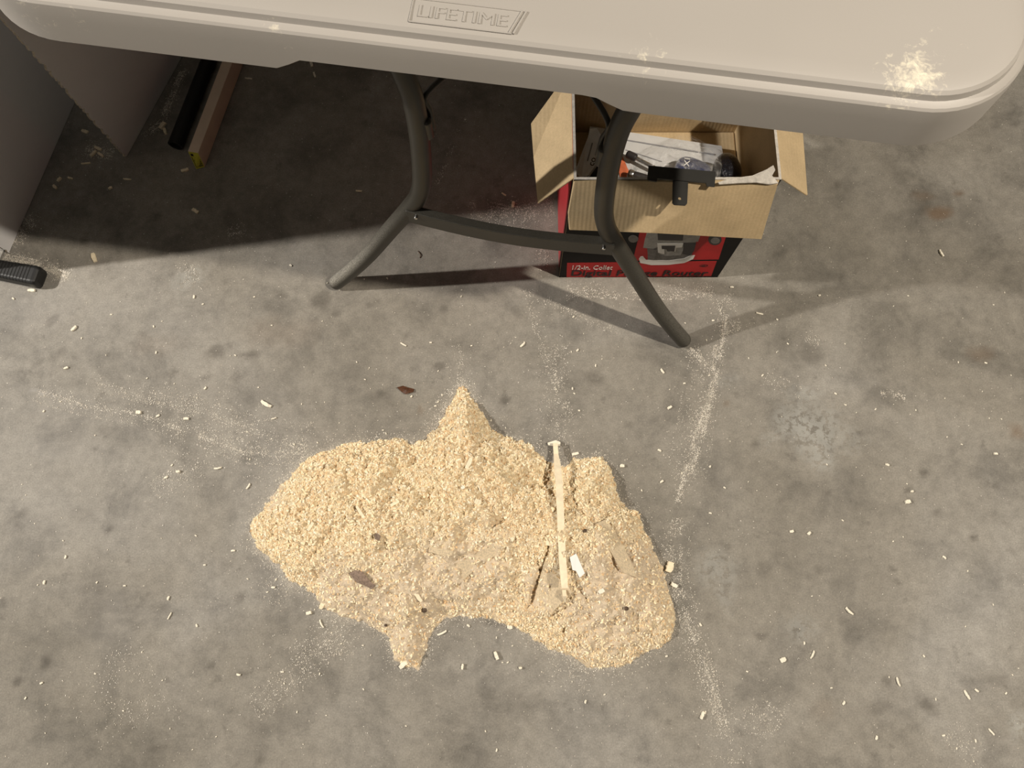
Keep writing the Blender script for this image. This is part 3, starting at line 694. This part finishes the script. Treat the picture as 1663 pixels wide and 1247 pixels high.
# make the plastic's dust a spatial mask in the material (patch centres in object space)
def add_dust_mask(mat, spots_):
    t = mat.node_tree; at = [n for n in t.nodes if n.type == 'ATTRIBUTE' and n.attribute_name == 'dust'][0]
    tc = [n for n in t.nodes if n.type == 'TEX_COORD'][0]; links = [l.to_socket for l in at.outputs['Fac'].links]; prev = None
    for (c, r, s) in spots_:
        d = t.nodes.new('ShaderNodeVectorMath'); d.operation = 'DISTANCE'; t.links.new(tc.outputs['Object'], d.inputs[0]); d.inputs[1].default_value = tuple(c)
        mr = t.nodes.new('ShaderNodeMapRange'); mr.interpolation_type = 'SMOOTHSTEP'; mr.inputs['From Min'].default_value = 0; mr.inputs['From Max'].default_value = r
        mr.inputs['To Min'].default_value = s; mr.inputs['To Max'].default_value = 0; t.links.new(d.outputs['Value'], mr.inputs['Value'])
        if prev is None: prev = mr.outputs[0]
        else:
            mx = t.nodes.new('ShaderNodeMath'); mx.operation = 'MAXIMUM'; t.links.new(prev, mx.inputs[0]); t.links.new(mr.outputs[0], mx.inputs[1]); prev = mx.outputs[0]
    for sck in links: t.links.new(prev, sck)
add_dust_mask(M['plastic'], [(P(1484,120,TZ), .055, 1.0), (P(1500,95,TZ), .05, .7), (P(1045,85,TZ), .055, .62), (P(60,30,.71), .07, .6), (P(140,45,.71), .06, .55), (P(250,62,.71), .05, .5),
    (P(440,45,.73), .03, .65), (P(470,58,.715), .03, .7), (P(440,90,.69), .02, .6), (P(170,22,.72), .08, .5), (P(590,80,.71), .03, .4), (P(850,38,TZ), .018, .55), (P(1540,66,TZ), .05, .55)])
# raised lettering near the end of the top
xd = P(862,27,TZ)-P(672,5,TZ)
lx = np.array([*UT, 0]); ly = np.array([*NTv, 0])
def L2W(a, b): return tw(a, b, TZ)
LB = P(664,35,TZ); LA0 = float((LB[:2]-Q0)@UT); LB0 = float((LB[:2]-Q0)@NTv)
frame_w = .0835; fh = .0205
emb = []
def ridge(a0, b0, a1, b1, w=.0011, h=.0008):
    p = tw(LA0+a0, LB0+b0, TZ-.0003); q = tw(LA0+a1, LB0+b1, TZ-.0003); d = q-p; d /= np.linalg.norm(d); n_ = np.array([-d[1], d[0], 0])*w/2
    emb.append(prism([p-n_, q-n_, q+n_, p+n_], (0, 0, h+.0003)))
ridge(0, 0, frame_w-.007, 0); ridge(0, 0, 0, fh); ridge(0, fh, frame_w, fh); ridge(frame_w-.009, 0, frame_w-.002, fh, .0016, .0011); ridge(frame_w-.006, 0, frame_w+.001, fh, .0016, .0011)
logo = mesh_obj('embossed_logo', *merge(emb), M['plastic'], table); bevel(logo, .0003, 2)
lt = text_obj('embossed_lettering', 'LIFETIME', tw(LA0+.0055, LB0+.0052, TZ-.0003), lx, ly, .0102, .0009, M['plastic'], logo, width=.066)

def frame(sign, far=False):
    back = N0+LEN+.02 if far else 0
    pts = [leg_pt(sign*s, z, 0, back) for s, z in [(.293, .011), (.256, .064), (.218, .125), (.174, .205), (.138, .270), (.125, .298), (.117, .335), (.113, .40), (.113, .455), (.118, .50), (.133, .55), (.165, .60), (.215, .655), (.262, .70)]]
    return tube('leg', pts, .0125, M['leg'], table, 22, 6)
for far in (False, True):
    l1 = frame(-1, far); l2 = frame(1, far)
    back = N0+LEN+.02 if far else 0
    q = catmull([leg_pt(-.142, .262, -.006, back), leg_pt(-.07, .260, -.011, back), leg_pt(0, .259, -.013, back), leg_pt(.07, .260, -.011, back), leg_pt(.142, .262, -.006, back)], 6)
    sec = [(-.006, -.016), (.006, -.016), (.006, .016), (-.006, .016)]
    Vb, Fb = sweep(q, sec); cb = mesh_obj('crossbar', Vb, Fb, M['leg'], table); bevel(cb, .001, 2)
    if not far:
        for sg in (-1, 1):
            p = leg_pt(sg*.128, .270, -.0145); 
            bt = tube('bolt', [p+np.array([0, 0, 0]), p+np.array([-.0003, -.002, 0])], .0026, M['steel'], l1 if sg < 0 else l2, 12, 1)
    # top rail the legs are welded to, held under the plastic top
    a = leg_pt(-.27, .700, 0, back); b = leg_pt(.27, .700, 0, back)
    tube('leg_rail', [a, (a+b)/2, b], .0125, M['leg'], table, 16, 2)
    # folding braces: from a sleeve on each leg to a hub in the middle, then to the top
    sgn = -1 if far else 1
    hub = leg_pt(0, .50, .115, back)
    for sg in (-1, 1):
        c0 = leg_pt(sg*.107, .425, .006, back)+np.array([*(U*(-sg*.010)), 0]); c1 = leg_pt(sg*.101, .475, .012, back)
        sl = leg_pt(sg*.1015, .432, 0, back); 
        tube('brace_sleeve', [sl+np.array([0, 0, -.014]), sl, sl+np.array([0, 0, .014])], .0062, M['leg'], table, 12, 2)
        tube('brace', [c0, (c0+c1)/2, c1, c1*.6+hub*.4+np.array([0, 0, .004]), hub], .0035, M['leg'], table, 12, 5)
    top = leg_pt(0, .71, .30, back)
    tube('centre_brace', [hub, (hub+top)/2, top], .005, M['leg'], table, 12, 3)
# side rails under the top tie both leg frames to it
for sg in (-1, 1):
    a = tw(sg*.30, .14, .706); b = tw(sg*.30, LEN-.14, .706)
    tube('side_rail', [a, (a+b)/2, b], .012, M['leg'], table, 12, 2)

# ------------------------------------------------------------------ open router box
BX0, BX1, BY0, BY1, BH, TK = .080, .3487, .513, .690, .322, .0035
box = empty('cardboard_box', ((BX0+BX1)/2, (BY0+BY1)/2, 0)); bpy.context.view_layer.update()
tag(box, 'open black and red printed cardboard router box standing under the table, flaps folded out', 'box')
def wall(x0_, x1_, y0_, y1_, outer, matouter, z0=0, z1=BH):
    V, Fc = box_vf(x0_, x1_, y0_, y1_, z0, z1)
    # face order: bottom, top, then sides -y, +x, +y, -x
    mi = [0]*6; mi[{'-y': 2, '+x': 3, '+y': 4, '-x': 5}[outer]] = 1; mi[1] = 2
    return V, Fc, mi
parts = [wall(BX0, BX1, BY0, BY0+TK, '-y', 1), wall(BX0, BX1, BY1-TK, BY1, '+y', 1), wall(BX0, BX0+TK, BY0+TK, BY1-TK, '-x', 1), wall(BX1-TK, BX1, BY0+TK, BY1-TK, '+x', 1)]
V = []; Fc = []; mi = []
for v_, f_, m_ in parts:
    o_ = len(V); V += v_; Fc += [tuple(i+o_ for i in g) for g in f_]; mi += m_
v_, f_ = box_vf(BX0, BX1, BY0, BY1, .0002, .003); o_ = len(V); V += v_; Fc += [tuple(i+o_ for i in g) for g in f_]; mi += [0]*6
body = mesh_obj('box_body', V, Fc, [M['kraft'], M['black'], M['torn']], box, midx=mi)
# red print on the left side (black strip near the front edge)
v_, f_ = box_vf(BX0-.0006, BX0, BY0+.016, BY1-.004, .004, BH-.002); mesh_obj('side_print', v_, f_, M['redside'], box)
# flaps
def flap(name, pts, th, label=None):
    pts = [np.array(p) for p in pts]; nrm = np.cross(pts[1]-pts[0], pts[2]-pts[1]); nrm /= np.linalg.norm(nrm)
    if nrm[2] < 0: nrm = -nrm
    V, Fc = prism(pts, -nrm*th); up = 1 if True else 0
    mi = [0]*len(Fc)
    # which of the two big faces looks down gets the print
    mi[1] = 1
    o = mesh_obj(name, V, Fc, [M['kraft'], M['black']], box, midx=mi); bevel(o, .0008, 1); return o
zf = BH-.001
flap('front_flap', [(BX0+.001, BY0+.001, zf), (BX0-.004, BY0-.022, .272), PY(925, 374, .480), PY(1060,379,.476), PY(1237, 389, .474), PY(1263, 300, .506), (BX1-.001, BY0+.001, zf)], .003)
flap('side_flap', [(BX0+.001, BY0+.004, zf), (BX0+.001, BY1-.006, zf), P(862,200,.291), P(866,255,.280), P(873,330,.264)], .003)
flap('side_flap', [(BX1-.001, BY0+.004, zf), P(1312,317,.270), P(1304,228,.270), P(1301,170,.272), (BX1-.001, BY1-.006, zf)], .003)
flap('back_flap', [(BX0+.004, BY1-.001, zf), (BX1-.004, BY1-.001, zf), (BX1-.01, BY1+.06, BH-.055), (BX0+.01, BY1+.06, BH-.055)], .003)
# torn white paper along the right of the front edge
tp = [(1166,296),(1185,290),(1222,285),(1245,275),(1256,268),(1259,276),(1254,285),(1264,297),(1250,299),(1228,296),(1200,297),(1168,299)]
r_ = np.random.default_rng(5); V = []; Fc = []; n = len(tp)
q = [P(u, v, BH+.004+.004*r_.random()) for u, v in tp]; c = np.mean(q, 0)
for p in q: V.append(p)
for p in q: V.append(p-np.array([0, 0, .0015]))
Fc = [tuple(range(n)), tuple(range(n, 2*n))[::-1]]+[(k, (k+1) % n, n+(k+1) % n, n+k) for k in range(n)]
tpo = mesh_obj('torn_edge', V, Fc, M['torn'], box)
# small worn corner flecks
for (u, v) in [(938,300),(937,330),(932,420),(910,449)]: pass
# front print
FY0 = BY0-.0002
def fp_(u, v): p = PY(u, v, BY0); return p
def printed(name, pts, mat, layer, parent=box, label=None):
    q = []
    for (u, v) in pts:
        p = fp_(u, v); q.append((min(max(p[0], BX0+.001), BX1-.001), BY0-.0003*layer, max(.0012, p[2])))
    V, Fc = prism(q, (0, .0003, 0)); return mesh_obj(name, V, Fc, mat, parent)
band = printed('red_band', [(921,427),(1164,424),(1155,448),(920,450)], M['red'], 1)
printed('red_panel', [(1040,372),(1183,372),(1167,421),(1028,423)], M['red'], 1)
def cz(pts): return [(880+x/4.376, 360+y/4.376) for x, y in pts]
pic = printed('tool_picture', cz([(745,150),(755,270),(820,298),(900,295),(1060,245),(1095,150),(1090,60),(760,60)]), M['midprint'], 2)
printed('picture_base', cz([(690,262),(700,290),(780,305),(900,303),(1010,290),(1075,262),(1087,236),(1062,234),(1010,258),(905,272),(740,268),(718,242),(700,246)]), M['whiteprint'], 3, pic)
printed('picture_housing', cz([(730,130),(720,182),(790,190),(832,172),(838,222),(880,240),(985,235),(1008,190),(1000,145),(1110,138),(1140,60),(750,60)]), M['greyprint'], 3, pic)
printed('picture_highlight', cz([(820,150),(825,215),(870,225),(870,180),(905,178),(910,208),(950,208),(955,180),(995,178),(1005,150)]), M['whiteprint'], 4, pic)
printed('picture_recess', cz([(850,165),(852,188),(885,190),(890,205),(940,206),(948,165)]), M['darkprint'], 5, pic)
printed('picture_column', cz([(1010,150),(1000,225),(1050,235),(1080,205),(1095,150)]), M['darkprint'], 4, pic)
printed('picture_column', cz([(750,185),(752,262),(800,268),(815,195)]), M['midprint'], 4, pic)
printed('picture_top', cz([(820,60),(825,125),(1000,128),(1010,60)]), M['darkprint'], 5, pic)
def ell(cx_, cy_, rx, ry): return [(cx_+rx*math.cos(a), cy_+ry*math.sin(a)) for a in [k*PI/8 for k in range(16)]][::-1]
printed('picture_knob', cz(ell(1230, 125, 48, 40)), M['darkprint'], 2, pic); printed('picture_knob_face', cz(ell(1232, 132, 32, 22)), M['midprint'], 3, pic)
printed('picture_knob', cz(ell(650, 120, 36, 26)), M['midprint'], 2, pic)
xd = (1, 0, 0); zd = (0, 0, 1)
def place_text(name, body, bl, br, tl, mat, depth=.0004, bold=0, layer=2):
    p0 = fp_(*bl); p1 = fp_(*br); p2 = fp_(*tl)
    return text_obj(name, body, (p0[0], BY0-.0003*layer, p0[2]), xd, zd, max(.003, p2[2]-p0[2]), depth, mat, band, width=p1[0]-p0[0], bold=bold)
place_text('lettering', '1/2-in. Collet', (929,437.2), (994,437.2), (930,430.5), M['whiteprint'], bold=.0)
place_text('lettering', 'Digital Plunge Router', (927,449.6), (1145,449.6), (929,438.3), M['letter'], bold=.0)
place_text('lettering', 'Digital Plunge Router', (927.7,449.6), (1145.7,449.6), (929,438.3), M['letter'], layer=3)
p = fp_(1143, 431); v_ = []; 
ring = sweep([np.array([p[0]+.0066*math.cos(a), BY0-.0006, p[2]+.0040*math.sin(a)]) for a in [k*2*PI/20 for k in range(21)]], [(-.0003, -.0002), (.0003, -.0002), (.0003, .0002), (-.0003, .0002)])
mesh_obj('safety_mark', *ring, M['letter'], band)
text_obj('lettering', 'UL', (p[0]-.0025, BY0-.0006, p[2]-.002), xd, zd, .004, .0003, M['letter'], band, width=.005, bold=.01)

# ---- what lies in the box (each a thing of its own)
ins = recentre(bevel(mesh_obj('cardboard_insert', *box_vf(BX0+TK+.001, BX1-TK-.001, BY0+TK+.001, BY1-TK-.001, .0032, .165), M['kraft']), .002)); tag(ins, 'brown cardboard insert deep inside the open router box', 'cardboard insert')
def sheet(name, px, zs, th, mat, label, cat, parent=None):
    q = [P(u, v, z) for (u, v), z in zip(px, zs)]
    for p in q:
        p[0] = min(max(p[0], BX0+TK+.002), BX1-TK-.002); p[1] = min(max(p[1], BY0+TK+.002), BY1-TK-.002)
    V, Fc = prism(q, (0, 0, -th)); o = mesh_obj(name, V, Fc, mat, parent)
    if label: tag(recentre(o), label, cat)
    return o
man = sheet('manual', [(958,205),(1172,237),(1180,290),(950,300)], [.184, .184, .190, .190], .016, M['white'], 'white paper manual lying open across the inside of the router box', 'manual')
bpy.context.view_layer.update()
def on_sheet(name, px, z, mat, parent):
    q = [P(u, v, zz) for (u, v), zz in zip(px, z)]; V, Fc = prism(q, (0, 0, .0006)); return mesh_obj(name, V, Fc, mat, parent)
def mz(v): return .1845+.006*(v-225)/70
on_sheet('orange_print', [(1005,240),(1022,280),(1021,297),(1008,293),(1003,270)], [mz(240), mz(280), mz(297), mz(293), mz(270)], M['orange'], man)
on_sheet('printed_line', [(1012,226),(1160,250),(1160,252),(1012,228)], [mz(226), mz(250), mz(252), mz(228)], M['line'], man)
on_sheet('printed_line', [(1016,243),(1075,262),(1075,263),(1016,244)], [mz(243), mz(262), mz(263), mz(244)], M['line'], man)
pl = sheet('grey_leaflet', [(934,279),(942,255),(955,222),(958,209),(969,208),(977,220),(979,240),(970,262),(955,285),(944,290)], [.215,.225,.24,.245,.24,.235,.225,.22,.215,.215], .0015, M['greypl'], 'pale grey curled leaflet at the left end inside the router box', 'leaflet')
bpy.context.view_layer.update()
for o2 in ((958,240,950,262),):
    q = [P(961,232,.236), P(963,233,.236), P(955,262,.2245), P(953,261,.2245)]; mesh_obj('printed_line', *prism(q, (0, 0, .0008)), M['line'], pl)
tp0 = P(964,270,.224); text_obj('lettering', 'co', tp0, (.3, .9, .2), (-1, .2, .2), .006, .0006, M['letter'], pl, width=.012)
blk = sheet('black_tray', [(951,296),(975,262),(1000,262),(1002,298)], [.20, .20, .20, .20], .012, M['rubber'], 'black plastic piece beside the grey leaflet inside the router box', 'plastic piece')
def blob(name, px, z0, z1, mat, label, cat, seed, sub=2, amp=.006):
    r = np.random.default_rng(seed); n = len(px); c = np.mean(np.array(px), 0)
    V = []; Fc = []; rings = [(1, z0), (1.0, z0*.45+z1*.55), (.72, z0*.12+z1*.88), (.38, z1)]
    for (s, z) in rings:
        for (u, v) in px:
            p = P(c[0]+(u-c[0])*s, c[1]+(v-c[1])*s, z); p = p+(r.random(3)-.5)*amp*(0 if s == 1 and z == z0 else 1)
            p[0] = min(max(p[0], BX0+TK+.003), BX1-TK-.003); p[1] = min(max(p[1], BY0+TK+.004), BY1-TK-.003); V.append(p)
    for k in range(len(rings)-1):
        for i in range(n): j = (i+1) % n; Fc.append((k*n+i, k*n+j, (k+1)*n+j, (k+1)*n+i))
    Fc.append(tuple(range(n))[::-1]); Fc.append(tuple((len(rings)-1)*n+i for i in range(n)))
    o = mesh_obj(name, V, Fc, mat, smooth=True)
    m = o.modifiers.new('sub', 'SUBSURF'); m.levels = sub; m.render_levels = sub
    return tag(recentre(o), label, cat)
blob('blue_package', [(1093,268),(1103,255),(1118,250),(1148,263),(1168,280),(1168,300),(1120,302),(1096,292)], .197, .236, M['blue'], 'shiny dark blue package in the middle of the open router box', 'package', 11)
t0 = P(1119,272,.238); text_obj('lettering', 'XI', t0, (.15, 1, .1), (-1, .2, 0), .008, .0012, M['whiteprint'], bpy.data.objects['blue_package'], width=.013)
blob('black_package', [(1155,262),(1172,247),(1196,251),(1204,268),(1205,300),(1160,302)], .194, .246, M['darkblue'], 'glossy black wrapped package at the right inside the router box', 'package', 12)
blob('white_packet', [(1094,283),(1108,277),(1132,292),(1130,300),(1088,300)], .197, .206, M['greypl'], 'small pale packet with dark print behind the black bracket in the box', 'packet', 13)
# router bit in its sleeve
a = P(1031,256,.201); b = P(1062,272,.202)
bit = empty('router_bit', tuple(a)); bpy.context.view_layer.update(); tag(bit, 'silver router bit with dark head lying on the white manual', 'router bit')
tube('shank', [a, (a+b)/2, b], .0032, M['steel'], bit, 14, 2)
h0 = a-(b-a)*.35; tube('cutter_head', [h0, (h0*.5+a*.5), a], .0058, M['darkprint'], bit, 14, 2)
a = P(1028,284,.203); b = P(1056,292,.203)
bit2 = empty('router_bit', tuple(a)); bpy.context.view_layer.update(); tag(bit2, 'short router bit close behind the front edge of the box, left of the bracket', 'router bit')
tube('shank', [a, (a+b)/2, b], .006, M['darkprint'], bit2, 14, 2); tube('collar', [a-(b-a)*.18, a-(b-a)*.05], .007, M['steel'], bit2, 14, 1)
# clear bag, a crumpled thin skin over the packages
nb = 22; V = []; bagpx = [(1020,262),(1052,240),(1085,226),(1112,217),(1150,234),(1184,254),(1190,296),(1120,298),(1030,292)]
cb_ = np.mean(np.array(bagpx), 0); ringn = 48
cl = catmull([np.array([u, v, 0.]) for u, v in bagpx+[bagpx[0]]], 6)[:-1]; ringn = len(cl); r_ = np.random.default_rng(3); V = []; Fc = []
ks = [1, .96, .86, .70, .50, .28, .08]; zs = [.194, .210, .232, .246, .253, .257, .258]
for k, (s, z) in enumerate(zip(ks, zs)):
    for i, p in enumerate(cl):
        a = vnoise(np.array([i*.35+k*.8]), np.array([k*1.3+i*.12]), 1.0, 4)[0]-.5
        q = P(cb_[0]+(p[0]-cb_[0])*s, cb_[1]+(p[1]-cb_[1])*s, z+a*.012*(k > 0)); q[0] = min(max(q[0], BX0+.008), BX1-.010); q[1] = min(max(q[1], BY0+.010), BY1-.008); V.append(q)
for k in range(len(ks)-1):
    for i in range(ringn): j = (i+1) % ringn; Fc.append((k*ringn+i, k*ringn+j, (k+1)*ringn+j, (k+1)*ringn+i))
Fc.append(tuple((len(ks)-1)*ringn+i for i in range(ringn)))
tag(recentre(mesh_obj('plastic_bag', V, Fc, M['clear'], smooth=True)), 'crumpled clear plastic bag over the packages inside the router box', 'plastic bag')
# black T-shaped bracket hooked on the front edge
zb_ = BH+.0035
def br(u, v, z=zb_): return P(u, v, z)
bar_ = [br(1055,270), br(1162,279), br(1162,305), br(1154,305), br(1146,303), br(1146,298), br(1118,296)]
T = empty('metal_bracket', tuple(br(1108, 285))); bpy.context.view_layer.update(); tag(T, 'black T-shaped metal bracket lying on the front edge of the router box', 'bracket')
q = [(1053,270),(1162,280),(1160,304),(1147,303),(1146,298),(1067,291),(1066,296),(1053,294),(1051,290)]
mesh_obj('crosspiece', *prism([br(u, v) for u, v in q], (0, 0, .002)), M['blackmetal'], T)
pz = [br(1093,288), br(1118,290), br(1116,330), br(1113,333), br(1095,332), br(1092,329)]
hc = br(1104,322); 
ex = np.array(pz[1])-np.array(pz[0]); nrm = np.cross(ex, np.array(pz[5])-np.array(pz[0])); nrm /= np.linalg.norm(nrm)
if nrm[2] < 0: nrm = -nrm
# stem built as a ring of faces around its screw hole
outer = [np.array(p) for p in pz]; m = 24
o_c = hc-nrm*np.dot(nrm, hc-outer[0]); e1 = ex/np.linalg.norm(ex); e2 = np.cross(nrm, e1)
dense = []
for i in range(len(outer)):
    a_, b_ = outer[i], outer[(i+1) % len(outer)]
    for k in range(4): dense.append(a_+(b_-a_)*k/4)
ang = [math.atan2(np.dot(p-o_c, e2), np.dot(p-o_c, e1)) for p in dense]
hole = [o_c+e1*.0023*math.cos(a)+e2*.0023*math.sin(a) for a in ang]; n = len(dense); tk = nrm*.002
V = dense+hole+[p-tk for p in dense]+[p-tk for p in hole]; Fc = []
for i in range(n):
    j = (i+1) % n; Fc += [(i, j, n+j, n+i), (2*n+i, 3*n+i, 3*n+j, 2*n+j), (i, 2*n+i, 2*n+j, j), (n+i, n+j, 3*n+j, 3*n+i)]
mesh_obj('stem', V, Fc, M['blackmetal'], T)

# ------------------------------------------------------------------ white panels
def panel(name, c0, c1, z1, th, label, jag, seed, ext=0.0, z0=.001):
    r = np.random.default_rng(seed); c0 = np.array(c0); c1 = np.array(c1); d = c1-c0; Ld = np.linalg.norm(d); d /= Ld; Ld += ext
    nrm = np.array([d[1], -d[0]])                       # towards +x
    if nrm[0] < 0: nrm = -nrm
    zs = np.arange(0, z1+.001, .004); pts = []
    for z in zs:
        j = jag*(max(0, r.random()-.55)*2.2); q = c0+d*j; pts.append(np.array([q[0], q[1], z+z0]))
    e = c0+d*Ld; pts += [np.array([e[0], e[1], z1]), np.array([e[0], e[1], z0])]
    V, Fc = prism(pts, (-nrm[0]*th, -nrm[1]*th, 0)); mi = [0, 0]+[1]*(len(Fc)-2)
    o = mesh_obj(name, V, Fc, [M['board'], M['rawedge']], midx=mi)
    return tag(recentre(o), label, 'board')
panel('sheet_board', FL(15,411), FL(116,180), .90, .004, 'outer white-faced panel standing on edge at the far left, lit at its foot', .004, 3, .25)
panel('sheet_board', (-.905, .508), (-.838, .785), .90, .004, 'unseen white-faced panel added behind the outer one to cast the left shadow edge', .003, 5, .2, .0305)  # extra board added out of frame, its near edge casts the left floor shadow
panel('sheet_board', FL(205,257), FL(300,85), .90, .0045, 'inner white-faced panel with a chipped edge, ending in a point above the floor', .004, 4, .35)

# ------------------------------------------------------------------ long carton and black tube
A0 = P(333,273,0)[:2]; dirc = (P(380,94,.034)-P(322,248,.034))[:2]; dirc /= np.linalg.norm(dirc); pc = np.array([-dirc[1], dirc[0]])
LC, WC, HC = .62, .0185, .034
car = empty('long_carton', (A0[0], A0[1], 0)); bpy.context.view_layer.update(); tag(car, 'long narrow brown carton with a yellow end label, on the floor under the table', 'carton')
e4 = [P(319,275,.0005), P(333,271,.0005), P(322,248,.034), P(305,245,.034)]      # the open end seen from above
d3 = np.array([*dirc, 0])
bevel(mesh_obj('carton_body', *prism(e4, d3*LC), M['carton'], car), .0008, 2)
def onend(a, b, o): 
    p = e4[0]*(1-a)*(1-b)+e4[1]*a*(1-b)+e4[2]*a*b+e4[3]*(1-a)*b; return p-d3*o
lb = mesh_obj('end_label', *prism([onend(.03,.03,.0007), onend(.97,.03,.0007), onend(.97,.97,.0007), onend(.03,.97,.0007)], d3*.0006), M['yellow'], car)
bars = []
for k in range(9):
    b0_ = .12+k*.065; b1_ = b0_+(.022 if k % 2 else .036); a1_ = .9 if k < 7 else .75
    bars.append(prism([onend(.42,b0_,.001), onend(a1_,b0_,.001), onend(a1_,b1_,.001), onend(.42,b1_,.001)], d3*.0003))
for a0_, a1_, b0_, b1_ in [(.12,.17,.1,.7),(.24,.29,.1,.55),(.34,.37,.12,.62),(.15,.40,.76,.88)]:
    bars.append(prism([onend(a0_,b0_,.001), onend(a1_,b0_,.001), onend(a1_,b1_,.001), onend(a0_,b1_,.001)], d3*.0003))
mesh_obj('label_print', *merge(bars), M['letter'], lb)
s_ = FL(293,243); e_ = FL(352,92); dv_ = (e_-s_)/np.linalg.norm(e_-s_); s_ = s_-np.array([0.004, 0])
rt = .0125; pts = [np.array([*(s_+dv_*k*.14), rt+.0005]) for k in range(5)]
def hollow(pts, r0, r1, n=28):
    V1, F1 = sweep(pts, circ(r0, n)); V2, F2 = sweep(pts, circ(r1, n)); m = len(pts)
    V = V1+V2; o = len(V1); Fc = F1[:-2]+[tuple(i+o for i in f[::-1]) for f in F2[:-2]]
    for base_ in (0, (m-1)*n):
        for k in range(n):
            k2 = (k+1) % n; f = (base_+k, o+base_+k, o+base_+k2, base_+k2); Fc.append(f if base_ == 0 else f[::-1])
    return V, Fc
V, Fc = hollow(pts, rt, rt-.003); tag(recentre(mesh_obj('black_tube', V, Fc, M['tubeblack'], smooth=False)), 'black hollow tube on the floor in the shade left of the carton', 'tube')

# ------------------------------------------------------------------ black rubber foot at the left edge
tip = P(66,452,.012)[:2]; inn = P(-60,428,.014)[:2]; d = (inn-tip)/np.linalg.norm(inn-tip); w = np.array([-d[1], d[0]])
ft = empty('tool_stand', (tip[0], tip[1], 0)); bpy.context.view_layer.update(); tag(ft, 'dark stand leg with a ribbed black rubber foot at the left edge', 'tool stand')
path = []; scs = []; V = []; Fc = []
def rsec(a, b, r=.005, n=4):
    out = []
    for cx_, cy_, a0 in ((a-r, b-r, 0), (-a+r, b-r, 90), (-a+r, -b+r, 180), (a-r, -b+r, 270)):
        for k in range(n+1): t = math.radians(a0+90*k/n); out.append((cx_+r*math.cos(t), cy_+r*math.sin(t)))
    return out
st = [(-.004, .6, .5), (-.0025, .85, .8), (0, .97, .95), (.004, 1, 1)]
x = .009
for k in range(12): st += [(x, 1, 1), (x+.0008, 1, .93), (x+.0020, 1, .93), (x+.0028, 1, 1)]; x += .0056
st += [(x+.01, .98, 1), (.10, .95, 1)]
nS = None
for (t, a, b) in st:
    hw_ = .0168*a*(1-.13*min(1, t/.1)); hh_ = .0145*b
    sec = rsec(hw_, hh_, min(hw_, hh_)*.45); nS = len(sec)
    for (p_, q_) in sec: g = tip+d*t+w*p_; V.append(np.array([g[0], g[1], .015+q_]))
for i in range(len(st)-1):
    for k in range(nS): k2 = (k+1) % nS; Fc.append((i*nS+k, (i+1)*nS+k, (i+1)*nS+k2, i*nS+k2))
Fc.append(tuple(range(nS))); Fc.append(tuple((len(st)-1)*nS+k for k in range(nS))[::-1])
rf = mesh_obj('rubber_foot', V, Fc, M['rubber'], ft, smooth=True)
rf.data.polygons.foreach_set('use_smooth', [False]*len(rf.data.polygons))
g0 = tip+d*.07; g1 = tip+d*.45
tube('stand_leg', [np.array([*g0, .016]), np.array([*((g0+g1)/2), .016]), np.array([*g1, .016])], .0115, M['leg'], ft, 16, 2)

# ------------------------------------------------------------------ lights
def lamp(name, loc, power, rad, col, target=None):
    L = bpy.data.lights.new(name, 'POINT'); L.energy = power; L.shadow_soft_size = rad; L.color = col
    o = bpy.data.objects.new(name, L); C.objects.link(o); o.location = loc; return o
lamp('lamp_left', (-2.66, .27, 2.15), 150, .035, (1, .94, .86))
lamp('lamp_right', (1.35, -.065, 2.6), 105, .03, (1, .90, .76))
LA = bpy.data.lights.new('overhead_fill', 'AREA'); LA.shape = 'RECTANGLE'; LA.size = 1.6; LA.size_y = 1.0; LA.energy = 1.5; LA.color = (1, .93, .83)  # weak area fill added overhead for soft ambient light, no fixture of the room
oa = bpy.data.objects.new('overhead_fill', LA); C.objects.link(oa); oa.location = (-.5, -.9, 2.7); oa.rotation_euler = (math.radians(-14), math.radians(-6), 0)
wd = bpy.data.worlds.new('garage'); bpy.context.scene.world = wd; wd.use_nodes = True
wd.node_tree.nodes['Background'].inputs[0].default_value = (.9, .85, .78, 1); wd.node_tree.nodes['Background'].inputs[1].default_value = .006

# ------------------------------------------------------------------ camera and view
cd = bpy.data.cameras.new('camera'); cam = bpy.data.objects.new('camera', cd); C.objects.link(cam)
cam.location = (0, 0, H); cam.rotation_euler = (TH, 0, 0); cd.sensor_fit = 'HORIZONTAL'; cd.sensor_width = 36; cd.lens = 36*F/1663; cd.clip_start = .02
sc_ = bpy.context.scene; sc_.camera = cam
sc_.view_settings.view_transform = 'Standard'; sc_.view_settings.look = 'None'; sc_.view_settings.gamma = 1; sc_.view_settings.use_curve_mapping = False
sc_.view_settings.exposure = 1.28
